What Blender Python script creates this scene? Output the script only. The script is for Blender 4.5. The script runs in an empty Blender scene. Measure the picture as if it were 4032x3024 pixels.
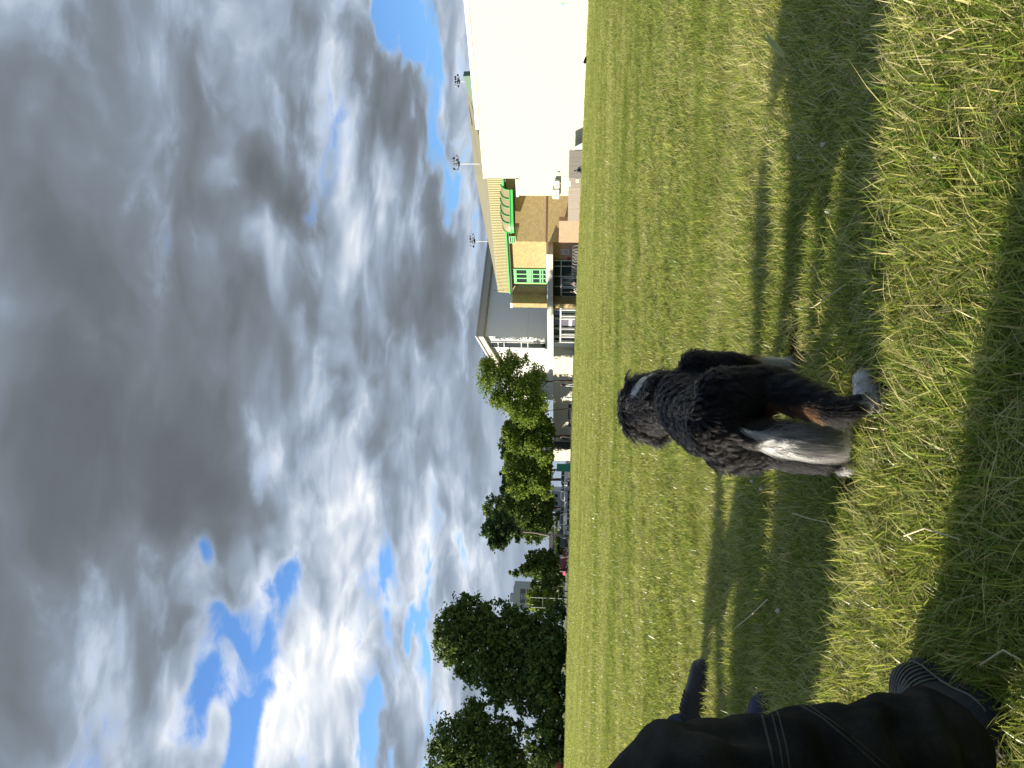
import bpy, math, random
import numpy as np
from mathutils import Vector, Matrix, Euler
from mathutils.bvhtree import BVHTree
from math import radians as R, pi, sin, cos, tan, atan, atan2, sqrt

# ------------------------------------------------------------------ scene, camera, sky, sun
scene = bpy.context.scene
scene.render.engine = 'CYCLES'
scene.cycles.max_bounces = 5
scene.cycles.diffuse_bounces = 2
scene.cycles.glossy_bounces = 2
scene.cycles.transmission_bounces = 4
C = scene.collection
F = 3028.0                       # focal length in pixels of the 4032 x 3024 photograph
CAM = Vector((0, 0, .65))
ROLL = atan(.024)
PITCH = atan((2238.7 - 2016) / F)
_f = Vector((0, cos(PITCH), sin(PITCH)))
_u = Vector((0, -sin(PITCH), cos(PITCH)))
_r = Vector((1, 0, 0))
CR = _r * cos(ROLL) + _u * sin(ROLL)
CU = _u * cos(ROLL) - _r * sin(ROLL)
cd = bpy.data.cameras.new('camera')
cam = bpy.data.objects.new('camera', cd)
C.objects.link(cam)
# the phone was held so that the picture lies on its side: picture right = world down
m3 = Matrix((-CU, CR, -_f)).transposed()
cam.matrix_world = Matrix.Translation(CAM) @ m3.to_4x4()
cd.sensor_fit = 'HORIZONTAL'
cd.sensor_width = 36.0
cd.lens = 36.0 * F / 4032
cd.clip_start = .05
cd.clip_end = 6000
scene.camera = cam

def ray(x, y):
    """world direction of photograph pixel (x, y)"""
    return (_f + CR * ((1512 - y) / F) - CU * ((x - 2016) / F)).normalized()

SUN_EL = R(17.0)
SUN_TO = Vector((-.99, .12, 0)).normalized()        # horizontal direction towards the sun
SUN_VEC = (SUN_TO * cos(SUN_EL) + Vector((0, 0, sin(SUN_EL)))).normalized()
sl = bpy.data.lights.new('sun', 'SUN')
sl.energy = 5.0
sl.angle = R(.55)
sl.color = (1.0, .91, .76)
so = bpy.data.objects.new('sun', sl)
C.objects.link(so)
so.rotation_euler = (-SUN_VEC).to_track_quat('-Z', 'Y').to_euler()
so.location = SUN_VEC * 60

vs = scene.view_settings
vs.view_transform = 'Standard'
vs.look = 'None'
vs.exposure = 1.05
vs.gamma = 1
vs.use_curve_mapping = False

class NT:
    """short-hand for building node trees"""
    def __init__(self, tree):
        self.t = tree
        tree.nodes.clear()
    def n(self, kind, **kw):
        nd = self.t.nodes.new(kind)
        ins = kw.pop('ins', {})
        for k, v in kw.items():
            setattr(nd, k, v)
        for k, v in ins.items():
            self.put(nd.inputs[k], v)
        return nd
    def put(self, sock, v):
        if isinstance(v, bpy.types.NodeSocket):
            self.t.links.new(v, sock)
        elif isinstance(v, bpy.types.Node):
            self.t.links.new(v.outputs[0], sock)
        else:
            sock.default_value = v
    def m(self, op, a, b=None, c=None, clamp=False):
        nd = self.t.nodes.new('ShaderNodeMath')
        nd.operation = op
        nd.use_clamp = clamp
        for i, v in enumerate((a, b, c)):
            if v is not None:
                self.put(nd.inputs[i], v)
        return nd.outputs[0]
    def vm(self, op, a, b=None, scale=None):
        nd = self.t.nodes.new('ShaderNodeVectorMath')
        nd.operation = op
        self.put(nd.inputs[0], a)
        if b is not None:
            self.put(nd.inputs[1], b)
        if scale is not None:
            self.put(nd.inputs['Scale'], scale)
        return nd.outputs[0]
    def mix(self, fac, a, b, blend='MIX'):
        nd = self.t.nodes.new('ShaderNodeMix')
        nd.data_type = 'RGBA'
        nd.blend_type = blend
        self.put(nd.inputs[0], fac)
        self.put(nd.inputs[6], a if not isinstance(a, tuple) or len(a) == 4 else a + (1,))
        self.put(nd.inputs[7], b if not isinstance(b, tuple) or len(b) == 4 else b + (1,))
        return nd.outputs[2]
    def ramp(self, fac, stops, interp='LINEAR'):
        nd = self.t.nodes.new('ShaderNodeValToRGB')
        cr = nd.color_ramp
        cr.interpolation = interp
        while len(cr.elements) > 1:
            cr.elements.remove(cr.elements[-1])
        for i, (p, c) in enumerate(stops):
            e = cr.elements[0] if i == 0 else cr.elements.new(p)
            e.position = p
            e.color = c if len(c) == 4 else tuple(c) + (1,)
        self.put(nd.inputs[0], fac)
        return nd.outputs[0]
    def noise(self, vec, scale, detail=4, rough=.5, dist=0, out=0):
        nd = self.t.nodes.new('ShaderNodeTexNoise')
        self.put(nd.inputs['Vector'], vec)
        nd.inputs['Scale'].default_value = scale
        nd.inputs['Detail'].default_value = detail
        nd.inputs['Roughness'].default_value = rough
        nd.inputs['Distortion'].default_value = dist
        return nd.outputs[out]
    def smooth(self, v, a, b):
        nd = self.t.nodes.new('ShaderNodeMapRange')
        nd.interpolation_type = 'SMOOTHSTEP'
        self.put(nd.inputs[0], v)
        nd.inputs[1].default_value = a
        nd.inputs[2].default_value = b
        return nd.outputs[0]

# ---- the sky: a clear evening sky behind broken and heavy cloud
world = bpy.data.worlds.new('World')
scene.world = world
world.use_nodes = True
w = NT(world.node_tree)
world.cycles.sampling_method = 'NONE'
sky = w.n('ShaderNodeTexSky', sky_type='NISHITA', sun_disc=False)
sky.sun_elevation = SUN_EL
sky.sun_rotation = atan2(SUN_TO.x, SUN_TO.y)
sky.air_density = 1.0
sky.dust_density = .1
sky.ozone_density = 3.0
tc = w.n('ShaderNodeTexCoord')
sx = w.n('ShaderNodeSeparateXYZ', ins={0: tc.outputs['Generated']})
dx, dy, dz = sx.outputs[0], sx.outputs[1], sx.outputs[2]
zc = w.m('MAXIMUM', dz, 0.0)
zp = w.m('ADD', zc, .32)
P = w.n('ShaderNodeCombineXYZ', ins={0: w.m('DIVIDE', dx, zp), 1: w.m('DIVIDE', dy, zp), 2: 0.0}).outputs[0]
AE = w.n('ShaderNodeCombineXYZ', ins={0: w.m('ARCTAN2', dx, dy), 1: w.m('ARCSINE', zc), 2: 0.0}).outputs[0]
def noise2(vec, scale, detail, rough, out=0):
    nd = w.n('ShaderNodeTexNoise', noise_dimensions='2D')
    w.put(nd.inputs['Vector'], vec)
    nd.inputs['Scale'].default_value = scale
    nd.inputs['Detail'].default_value = detail
    nd.inputs['Roughness'].default_value = rough
    return nd.outputs[out]
# cloud bases lie flat, so the pattern is drawn out sideways towards the horizon
Ps = w.vm('MULTIPLY', P, (1.0, 1.45, 0))
warp = w.vm('SUBTRACT', noise2(Ps, 2.6, 3, .5, 1), (.5, .5, .5))
AEw = w.vm('ADD', AE, w.vm('MULTIPLY', warp, (.28, .13, 0)))
Pw = w.vm('ADD', Ps, w.vm('SCALE', warp, scale=.22))
fb = noise2(Pw, 3.1, 7, .56)
fb2 = noise2(w.vm('ADD', Pw, (-.05, -.055, 0)), 3.1, 3.5, .5)
fb3 = noise2(Pw, 3.1, 3.5, .5)
vor = w.n('ShaderNodeTexVoronoi', voronoi_dimensions='2D', feature='SMOOTH_F1')
w.put(vor.inputs['Vector'], w.vm('ADD', Pw, w.vm('SCALE', warp, scale=.18)))
vor.inputs['Scale'].default_value = 4.2
vor.inputs['Detail'].default_value = 2.0
vor.inputs['Roughness'].default_value = .55
vor.inputs['Smoothness'].default_value = .6
puff = w.m('SUBTRACT', .42, vor.outputs['Distance'])
big = noise2(w.vm('ADD', Pw, (7.3, 2.2, 0)), 1.3, 2, .5)

def blobs(lst):
    tot = None
    for (px, py, rx, ry, wt) in lst:
        d = ray(px, py)
        az, el = atan2(d.x, d.y), math.asin(d.z)
        ix, iy = F / ry, F / rx            # ry: extent along picture y (azimuth), rx: along picture x (elevation)
        q = w.n('ShaderNodeVectorMath', operation='MULTIPLY_ADD', ins={0: AEw, 1: (ix, iy, 0), 2: (-az * ix, -el * iy, 0)})
        ln = w.n('ShaderNodeVectorMath', operation='LENGTH', ins={0: q.outputs[0]})
        mr = w.n('ShaderNodeMapRange', interpolation_type='SMOOTHSTEP', ins={0: ln.outputs['Value'], 1: .1, 2: 1.0, 3: wt, 4: 0.0})
        tot = mr.outputs[0] if tot is None else w.m('ADD', tot, mr.outputs[0])
    return tot
K = 4032 / 2212
def b(x, y, rx, ry, wt):
    return (x * K, y * K, rx * K, ry * K, wt)
cover_b = blobs([
    b(868, 110, 52, 270, -1.2), b(905, 520, 70, 330, .55),
    b(525, 1670, 115, 210, -1.3), b(465, 1390, 70, 130, -.50), b(418, 1195, 50, 90, -.68),
    b(535, 465, 50, 70, -.5), b(890, 1355, 32, 110, -.65), b(365, 1580, 80, 170, -.62), b(800, 1600, 50, 130, -.5),
    b(230, 700, 520, 760, .8), b(680, 1480, 110, 300, .35), b(700, 300, 240, 420, .6), b(985, 400, 22, 130, -.2),
    b(880, 850, 220, 520, .7), b(950, 60, 40, 160, -.25), b(690, 1050, 120, 260, .55), b(780, 1250, 90, 200, .35), b(-100, 100, 420, 500, .6), b(480, 0, 260, 200, .5), b(100, 1500, 300, 400, .4),
])
lum_b = blobs([
    b(280, 760, 430, 600, -.42), b(60, 300, 200, 520, -.20), b(480, 1060, 190, 300, -.22), b(-60, 1350, 360, 750, -.30),
    b(300, 200, 260, 330, -.14), b(480, 470, 150, 210, .18), b(560, 590, 80, 120, .24), b(605, 410, 100, 120, -.38),
    b(660, 230, 150, 220, -.22), b(775, 400, 60, 170, .38), b(800, 200, 60, 300, -.20), b(915, 500, 105, 440, -.34),
    b(960, 130, 40, 180, -.16), b(650, 860, 70, 240, .16), b(660, 1500, 130, 330, .34),
    b(590, 1290, 60, 120, .30), b(740, 1250, 110, 320, .22), b(380, 1600, 170, 280, .22), b(300, 1430, 110, 180, -.10),
    b(930, 1150, 60, 160, .26), b(830, 1500, 70, 260, -.10), b(870, 1000, 60, 200, .10), b(1010, 700, 80, 280, -.18),
    b(1010, 1050, 70, 300, .04), b(980, 1500, 50, 200, .12), b(740, 1000, 120, 260, .10),
])
hor = w.smooth(zc, .0, .30)
damp = w.m('MULTIPLY_ADD', hor, .65, .35)
fbc = w.m('SUBTRACT', fb, .5)
cov = w.m('ADD', w.m('MULTIPLY_ADD', fbc, 2.9, .90), cover_b)
cov = w.m('MULTIPLY_ADD', puff, .5, cov)
cov = w.m('MULTIPLY_ADD', w.m('SUBTRACT', 1.0, w.smooth(zc, .01, .17)), 1.0, cov)
alpha = w.smooth(cov, .30, .78)
thin = w.m('SUBTRACT', 1.0, w.smooth(cov, .40, 1.15))
lum0 = w.m('ADD', .555, lum_b)
lum0 = w.m('MULTIPLY_ADD', w.smooth(zc, .52, .80), -.24, lum0)
lum0 = w.m('MULTIPLY_ADD', thin, .26, lum0)
lum0 = w.m('MULTIPLY_ADD', w.m('SUBTRACT', big, .5), .25, lum0)
relief = w.m('MULTIPLY', w.m('SUBTRACT', fb2, fb3), damp)
ramt = w.m('MULTIPLY_ADD', w.m('MAXIMUM', lum0, 0.0), .95, .04)
lum = w.m('MULTIPLY_ADD', relief, ramt, lum0)
lum = w.m('MULTIPLY_ADD', w.m('MULTIPLY', w.m('MULTIPLY', puff, damp), ramt), .42, lum)
lum = w.m('MULTIPLY_ADD', w.m('MULTIPLY', fbc, damp), -.38, lum)
lum = w.m('MULTIPLY_ADD', w.m('SUBTRACT', 1.0, hor), .02, lum)
ccol = w.ramp(lum, [(0.0, (.115, .130, .142)), (.14, (.140, .160, .177)), (.32, (.20, .236, .282)), (.50, (.315, .385, .485)),
                    (.70, (.52, .59, .69)), (.88, (.78, .82, .87)), (1.0, (.97, .95, .92))])
CLOUD_GAIN = .54
ccol = w.vm('SCALE', ccol, scale=CLOUD_GAIN)
skyc = w.vm('MULTIPLY', sky.outputs[0], (.064, .082, .106))
bg = w.n('ShaderNodeBackground', ins={0: w.mix(alpha, skyc, ccol), 1: 1.0})
wo = w.n('ShaderNodeOutputWorld', ins={0: bg.outputs[0]})

# ------------------------------------------------------------------ helpers
rng = np.random.default_rng(7)
random.seed(7)

def gz(x, y):
    """height of the field: it falls very slightly to the right, far from the camera"""
    t = min(max((y - 5) / 45, 0), 1)
    t = t * t * (3 - 2 * t)
    return -.0105 * max(0, min(x, 90)) * t

def at_depth(px, py, Y):
    d = ray(px, py)
    return CAM + d * ((Y - CAM.y) / d.y)

def on_ground(px, py, z=0.0):
    d = ray(px, py)
    return CAM + d * ((z - CAM.z) / d.z)

# the sports centre stands on its own grid: s runs along its long front, p outwards from it
A0 = Vector((35, 70.1, 0))
_dd = Vector((-.775, 1, 0)).normalized()
_nn = Vector((-_dd.y, _dd.x, 0))
GRID = atan2(_dd.y, _dd.x)
def W(s, p, z=0):
    return A0 + _dd * s + _nn * p + Vector((0, 0, z))
def PX(px, py, p):
    """(s, z) where the line through a photograph pixel meets the upright plane at distance p in front of the long front"""
    d = ray(px, py)
    t = (A0 + _nn * p - CAM).dot(_nn) / d.dot(_nn)
    q = CAM + d * t
    return (q - A0).dot(_dd), q.z
def S(py, p):
    return PX(2240, py, p)[0]
def PXL(px, py, s):
    """(p, z) on the upright plane across the grid at s"""
    d = ray(px, py)
    t = (A0 + _dd * s - CAM).dot(_dd) / d.dot(_dd)
    q = CAM + d * t
    return (q - A0).dot(_nn), q.z
def SP(v):
    return (v - A0).dot(_dd), (v - A0).dot(_nn)

MATS = {}
def mat(name, col, rough=.6, var=.0, vscale=8.0, bump=0.0, bscale=60.0, metal=0.0, spec=.5, stretch=(1, 1, 1), coord='Object'):
    if name in MATS:
        return MATS[name]
    m = bpy.data.materials.new(name)
    m.use_nodes = True
    t = NT(m.node_tree)
    bs = t.n('ShaderNodeBsdfPrincipled')
    bs.inputs['Roughness'].default_value = rough
    bs.inputs['Metallic'].default_value = metal
    bs.inputs['Specular IOR Level'].default_value = spec
    t.n('ShaderNodeOutputMaterial', ins={0: bs.outputs[0]})
    co = t.n('ShaderNodeTexCoord').outputs[coord]
    mp = t.n('ShaderNodeMapping', ins={0: co})
    mp.inputs['Scale'].default_value = stretch
    c = tuple(col) + (1,)
    if var > 0:
        nz = t.noise(mp.outputs[0], vscale, 5, .6)
        f = t.m('MULTIPLY', t.m('SUBTRACT', nz, .5), 2 * var)
        f = t.m('ADD', f, 1.0)
        t.put(bs.inputs['Base Color'], t.vm('SCALE', c[:3], scale=f))
        t.put(bs.inputs['Roughness'], t.m('ADD', rough, t.m('MULTIPLY', t.m('SUBTRACT', nz, .5), .25), clamp=True))
    else:
        bs.inputs['Base Color'].default_value = c
    if bump > 0:
        nb = t.noise(mp.outputs[0], bscale, 4, .6)
        bn = t.n('ShaderNodeBump', ins={'Height': nb, 'Strength': bump, 'Distance': .02})
        t.put(bs.inputs['Normal'], bn.outputs[0])
    MATS[name] = m
    return m

def brick_mat(name, c1, c2, mortar, scale=1.0):
    m = bpy.data.materials.new(name)
    m.use_nodes = True
    t = NT(m.node_tree)
    co = t.n('ShaderNodeTexCoord').outputs['Object']
    sp = t.n('ShaderNodeSeparateXYZ', ins={0: co})
    v = t.n('ShaderNodeCombineXYZ', ins={0: t.m('ADD', sp.outputs[0], sp.outputs[1]), 1: sp.outputs[2], 2: 0.0}).outputs[0]
    bt = t.n('ShaderNodeTexBrick', ins={'Vector': v, 'Color1': c1 + (1,), 'Color2': c2 + (1,), 'Mortar': mortar + (1,), 'Scale': scale,
                                       'Mortar Size': .012, 'Bias': -.1, 'Brick Width': .225, 'Row Height': .075})
    nz = t.noise(v, 1.1, 5, .7)
    nf = t.noise(v, 7.0, 3, .6)
    f = t.m('ADD', .55, t.m('ADD', t.m('MULTIPLY', nz, .45), t.m('MULTIPLY', nf, .45)))
    col = t.vm('SCALE', bt.outputs[0], scale=f)
    bn = t.n('ShaderNodeBump', ins={'Height': bt.outputs[1], 'Strength': .6, 'Distance': .01})
    bn.invert = True
    bs = t.n('ShaderNodeBsdfPrincipled', ins={'Base Color': col, 'Roughness': .85, 'Normal': bn.outputs[0]})
    t.n('ShaderNodeOutputMaterial', ins={0: bs.outputs[0]})
    return m

class MB:
    """collects simple solids into one mesh"""
    def __init__(self):
        self.v = []
        self.f = []
    def add(self, vs_, fs):
        o = len(self.v)
        self.v += [tuple(q) for q in vs_]
        self.f += [tuple(i + o for i in f) for f in fs]
        return self
    def box(self, x0, x1, y0, y1, z0, z1):
        v = [(x, y, z) for z in (z0, z1) for y in (y0, y1) for x in (x0, x1)]
        return self.add(v, [(0, 2, 3, 1), (4, 5, 7, 6), (0, 1, 5, 4), (2, 6, 7, 3), (0, 4, 6, 2), (1, 3, 7, 5)])
    def prism(self, pts, ext):
        """polygon pts (3D list) swept by vector ext"""
        n = len(pts)
        q = [Vector(p) for p in pts]
        e = Vector(ext)
        return self.add(q + [p + e for p in q], [tuple(range(n))[::-1], tuple(range(n, 2 * n))] + [(i, (i + 1) % n, (i + 1) % n + n, i + n) for i in range(n)])
    def tube(self, pts, rad, seg=8, cap=True):
        pts = [Vector(p) for p in pts]
        if not hasattr(rad, '__len__'):
            rad = [rad] * len(pts)
        o = len(self.v)
        up = None
        for i, p in enumerate(pts):
            t = (pts[min(i + 1, len(pts) - 1)] - pts[max(i - 1, 0)])
            t = t.normalized() if t.length > 1e-9 else Vector((0, 0, 1))
            if up is None:
                up = t.orthogonal().normalized()
            else:
                up = (up - t * up.dot(t))
                up = up.normalized() if up.length > 1e-6 else t.orthogonal().normalized()
            sd = t.cross(up)
            for k in range(seg):
                a = 2 * pi * k / seg
                self.v.append(tuple(p + (up * cos(a) + sd * sin(a)) * rad[i]))
        for i in range(len(pts) - 1):
            for k in range(seg):
                k2 = (k + 1) % seg
                self.f.append((o + i * seg + k, o + i * seg + k2, o + (i + 1) * seg + k2, o + (i + 1) * seg + k))
        if cap:
            self.f.append(tuple(o + k for k in range(seg))[::-1])
            self.f.append(tuple(o + (len(pts) - 1) * seg + k for k in range(seg)))
        return self
    def ball(self, c, r, seg=12, rings=8):
        if not hasattr(r, '__len__'):
            r = (r, r, r)
        o = len(self.v)
        self.v.append((c[0], c[1], c[2] - r[2]))
        for i in range(1, rings):
            a = -pi / 2 + pi * i / rings
            for k in range(seg):
                b_ = 2 * pi * k / seg
                self.v.append((c[0] + r[0] * cos(a) * cos(b_), c[1] + r[1] * cos(a) * sin(b_), c[2] + r[2] * sin(a)))
        self.v.append((c[0], c[1], c[2] + r[2]))
        top = len(self.v) - 1
        for k in range(seg):
            k2 = (k + 1) % seg
            self.f.append((o, o + 1 + k2, o + 1 + k))
            for i in range(rings - 2):
                self.f.append((o + 1 + i * seg + k, o + 1 + i * seg + k2, o + 1 + (i + 1) * seg + k2, o + 1 + (i + 1) * seg + k))
            self.f.append((o + 1 + (rings - 2) * seg + k, o + 1 + (rings - 2) * seg + k2, top))
        return self
    def capsule(self, a, ra, b_, rb, n=5):
        a, b_ = Vector(a), Vector(b_)
        for i in range(n + 1):
            t = i / n
            self.ball(a.lerp(b_, t), ra + (rb - ra) * t, 12, 8)
        return self
    def build(self, name, m, parent=None, smooth=False, org=None, bevel=0):
        """vertices are given in the parent's frame (world or building grid); the mesh is stored relative to its origin"""
        o_ = Vector(parent['_o']) if parent is not None and '_o' in parent else (Vector(org) if org is not None else Vector((0, 0, 0)))
        me = bpy.data.meshes.new(name)
        me.from_pydata([tuple(Vector(q) - o_) for q in self.v], [], self.f)
        me.update()
        if smooth:
            me.polygons.foreach_set('use_smooth', [True] * len(me.polygons))
        me.materials.append(m)
        ob = bpy.data.objects.new(name, me)
        C.objects.link(ob)
        if parent is not None:
            ob.parent = parent
            if '_o' in parent:
                ob['_o'] = tuple(parent['_o'])
        elif org is not None:
            ob.location = org
        if bevel:
            bv = ob.modifiers.new('bevel', 'BEVEL')
            bv.width = bevel
            bv.segments = 2
        return ob

def tag(o, label=None, cat=None, group=None, kind=None):
    for k, v in (('label', label), ('category', cat), ('group', group), ('kind', kind)):
        if v is not None:
            o[k] = v
    return o
def thing(name, label, cat, org, group=None, grid=False):
    """Empty at the base; org in world coordinates, or (s, p, z) on the building grid"""
    o = bpy.data.objects.new(name, None)
    C.objects.link(o)
    o.empty_display_size = .2
    o['_o'] = tuple(org)
    if grid:
        o.location = W(*org)
        o.rotation_euler.z = GRID
    else:
        o.location = org
    return tag(o, label, cat, group)
def arr_mesh(name, verts, faces_flat, sizes, m, parent=None, org=(0, 0, 0), attrs=None, smooth=False):
    """fast mesh from numpy arrays; attrs: {name: per-vertex float array}"""
    me = bpy.data.meshes.new(name)
    verts = np.asarray(verts, dtype=np.float32) - np.asarray(org, dtype=np.float32)
    me.vertices.add(len(verts))
    me.vertices.foreach_set('co', verts.ravel())
    faces_flat = np.asarray(faces_flat, dtype=np.int32)
    sizes = np.asarray(sizes, dtype=np.int32)
    me.loops.add(len(faces_flat))
    me.loops.foreach_set('vertex_index', faces_flat)
    me.polygons.add(len(sizes))
    st = np.concatenate(([0], np.cumsum(sizes)[:-1])).astype(np.int32)
    me.polygons.foreach_set('loop_start', st)
    if smooth:
        me.polygons.foreach_set('use_smooth', np.ones(len(sizes), dtype=bool))
    me.update(calc_edges=True)
    for k, v in (attrs or {}).items():
        a = me.attributes.new(k, 'FLOAT', 'POINT')
        a.data.foreach_set('value', np.asarray(v, dtype=np.float32))
    me.materials.append(m)
    ob = bpy.data.objects.new(name, me)
    if parent != 'NOLINK':
        C.objects.link(ob)
        if parent is not None:
            ob.parent = parent
    return ob

def remeshed(mb, voxel, smooth=6, name='tmp'):
    """fuse overlapping solids into one continuous skin; returns (verts, faces) as mesh datablock"""
    me = bpy.data.meshes.new(name)
    me.from_pydata(mb.v, [], mb.f)
    ob = bpy.data.objects.new(name, me)
    C.objects.link(ob)
    r = ob.modifiers.new('r', 'REMESH')
    r.mode = 'VOXEL'
    r.voxel_size = voxel
    s_ = ob.modifiers.new('s', 'SMOOTH')
    s_.iterations = smooth
    s_.factor = .5
    dg = bpy.context.evaluated_depsgraph_get()
    out = bpy.data.meshes.new_from_object(ob.evaluated_get(dg))
    bpy.data.objects.remove(ob)
    bpy.data.meshes.remove(me)
    out.polygons.foreach_set('use_smooth', [True] * len(out.polygons))
    return out
def mesh_obj(name, me, m, parent=None, org=(0, 0, 0)):
    me.name = name
    me.materials.clear()
    me.materials.append(m)
    ob = bpy.data.objects.new(name, me)
    C.objects.link(ob)
    o_ = Vector(parent['_o']) if parent is not None else Vector(org)
    me.transform(Matrix.Translation(-o_))
    if parent is not None:
        ob.parent = parent
        ob['_o'] = tuple(parent['_o'])
    else:
        ob.location = org
    return ob

# ------------------------------------------------------------------ the ground
def grass_tint(t, pos):
    """dry and lush patches that lie across the field, shared by the blades and the turf sheet (0 lush .. 1 dry)"""
    st = t.vm('MULTIPLY', pos, (.10, .55, 0))
    n1 = t.noise(st, 1.0, 2, .6)
    n2 = t.noise(pos, 1.7, 2, .6)
    return t.m('ADD', t.m('MULTIPLY', n1, .65), t.m('MULTIPLY', n2, .35))

gm = bpy.data.materials.new('turf')
gm.use_nodes = True
t = NT(gm.node_tree)
pos = t.n('ShaderNodeNewGeometry').outputs['Position']
tint = grass_tint(t, pos)
fine = t.noise(pos, 38, 6, .7)
far = t.ramp(t.m('ADD', t.m('MULTIPLY', tint, .75), t.m('MULTIPLY', t.m('SUBTRACT', fine, .5), .5)),
             [(.30, (.13, .17, .058)), (.44, (.25, .275, .10)), (.55, (.38, .36, .155)), (.70, (.50, .44, .23))])
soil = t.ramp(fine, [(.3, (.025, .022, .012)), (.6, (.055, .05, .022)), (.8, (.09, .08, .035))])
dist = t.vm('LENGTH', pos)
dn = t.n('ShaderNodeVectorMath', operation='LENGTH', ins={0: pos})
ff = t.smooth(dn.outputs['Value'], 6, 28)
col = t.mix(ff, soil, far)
bn = t.n('ShaderNodeBump', ins={'Height': t.noise(pos, 22, 6, .75), 'Strength': .9, 'Distance': .06})
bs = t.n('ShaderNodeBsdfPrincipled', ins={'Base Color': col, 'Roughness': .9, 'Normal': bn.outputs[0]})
bs.inputs['Specular IOR Level'].default_value = .1
t.n('ShaderNodeOutputMaterial', ins={0: bs.outputs[0]})

def axis(lim, fine_to, fine_step, grow):
    a = list(np.arange(0, fine_to, fine_step))
    q, st_ = fine_to, fine_step
    while q < lim:
        a.append(q)
        st_ *= grow
        q += st_
    return a + [lim]
xs = axis(2600, 60, 3, 1.5)
xs = sorted(set([-q for q in xs] + xs))
ys = [-2600, -600, -100, -30, -8] + axis(2900, 60, 2.5, 1.4)
vv, ffs = [], []
for y in ys:
    for x in xs:
        vv.append((x, y, gz(x, y)))
nx = len(xs)
for j in range(len(ys) - 1):
    for i in range(nx - 1):
        ffs.append((j * nx + i, j * nx + i + 1, (j + 1) * nx + i + 1, (j + 1) * nx + i))
g = MB()
g.add(vv, ffs)
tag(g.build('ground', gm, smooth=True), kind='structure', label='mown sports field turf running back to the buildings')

# ---- grass blades
bm_ = bpy.data.materials.new('grass_blade')
bm_.use_nodes = True
t = NT(bm_.node_tree)
pos = t.n('ShaderNodeNewGeometry').outputs['Position']
tone = t.n('ShaderNodeAttribute', attribute_name='tone').outputs['Fac']
hgt = t.n('ShaderNodeAttribute', attribute_name='along').outputs['Fac']
tint = grass_tint(t, pos)
k = t.m('ADD', tone, t.m('MULTIPLY', t.m('SUBTRACT', tint, .49), 1.7))
k = t.m('ADD', k, t.m('MULTIPLY', t.m('SUBTRACT', .45, hgt), .10))
col = t.ramp(k, [(.0, (.040, .100, .013)), (.28, (.120, .215, .028)), (.50, (.28, .365, .065)), (.70, (.50, .51, .13)), (.84, (.68, .61, .25)), (1.0, (.80, .71, .40))])
df = t.n('ShaderNodeBsdfDiffuse', ins={0: col})
tr = t.n('ShaderNodeBsdfTranslucent', ins={0: t.mix(.5, col, (.52, .55, .10))})
gl = t.n('ShaderNodeBsdfGlossy', ins={0: (1, 1, 1, 1), 1: .32})
mx = t.n('ShaderNodeMixShader', ins={0: .42, 1: df.outputs[0], 2: tr.outputs[0]})
mx.inputs[0].default_value = .48
fr = t.n('ShaderNodeFresnel', ins={0: 1.35})
mx2 = t.n('ShaderNodeMixShader', ins={0: t.m('MULTIPLY', fr.outputs[0], .035), 1: mx.outputs[0], 2: gl.outputs[0]})
t.n('ShaderNodeOutputMaterial', ins={0: mx2.outputs[0]})

def tuft_mesh(name, nb, rad, h0, h1, wid, lean, seed, levels=3, straw=.16):
    r = np.random.default_rng(seed)
    V, Fc, Sz, T, Al = [], [], [], [], []
    for i in range(nb):
        a, q = r.uniform(0, 2 * pi), rad * sqrt(r.uniform())
        p = np.array([q * cos(a), q * sin(a), -.004])
        h = r.uniform(h0, h1)
        isst = r.uniform() < straw
        tn = r.uniform(.78, 1.0) if isst else np.clip(r.normal(.42, .26), 0, .9)
        la = a + r.normal(0, 1.0) if r.uniform() < .6 else r.uniform(0, 2 * pi)
        ln = abs(r.normal(lean, lean * .5)) * (1.5 if isst else 1)
        cv = r.uniform(.3, 1.3)
        dv = np.array([cos(la), sin(la), 0])
        sd = np.array([-sin(la), cos(la), 0])
        tw = r.uniform(-.9, .9)
        sd = sd * cos(tw) + dv * sin(tw)
        wd = wid * r.uniform(.6, 1.25) * (.7 if isst else 1)
        o = len(V)
        for l in range(levels + 1):
            u = l / levels
            c = p + dv * (h * ln * (u * (1 - .5 * cv) + .9 * cv * u * u)) + np.array([0, 0, h * (u - .32 * min(ln, 1.6) * cv * u * u)])
            if l == levels:
                V.append(c); T.append(tn); Al.append(1)
            else:
                ww = wd * (1 - .55 * u ** 1.6) * .5
                V.append(c - sd * ww); V.append(c + sd * ww)
                T += [tn, tn]; Al += [u, u]
        for l in range(levels - 1):
            Fc += [o + 2 * l, o + 2 * l + 1, o + 2 * l + 3, o + 2 * l + 2]; Sz.append(4)
        Fc += [o + 2 * levels - 2, o + 2 * levels - 1, o + 2 * levels]; Sz.append(3)
    return arr_mesh(name, V, Fc, Sz, bm_, parent='NOLINK', attrs={'tone': T, 'along': Al})

tcol = bpy.data.collections.new('grass_tufts')
# names sort alphabetically: a near, b middle, c far, d farthest
NV = 7
for i in range(NV):
    tcol.objects.link(tuft_mesh('a%d' % i, 24, .024, .016, .050, .0024, .70, 10 + i, straw=.2))
for i in range(NV):
    tcol.objects.link(tuft_mesh('b%d' % i, 34, .055, .016, .046, .0036, .75, 30 + i, straw=.24))
for i in range(NV):
    tcol.objects.link(tuft_mesh('c%d' % i, 60, .17, .018, .050, .0065, .8, 50 + i, levels=2, straw=.26))
for i in range(NV):
    tcol.objects.link(tuft_mesh('d%d' % i, 90, .55, .025, .065, .020, .8, 70 + i, levels=2, straw=.26))

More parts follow.
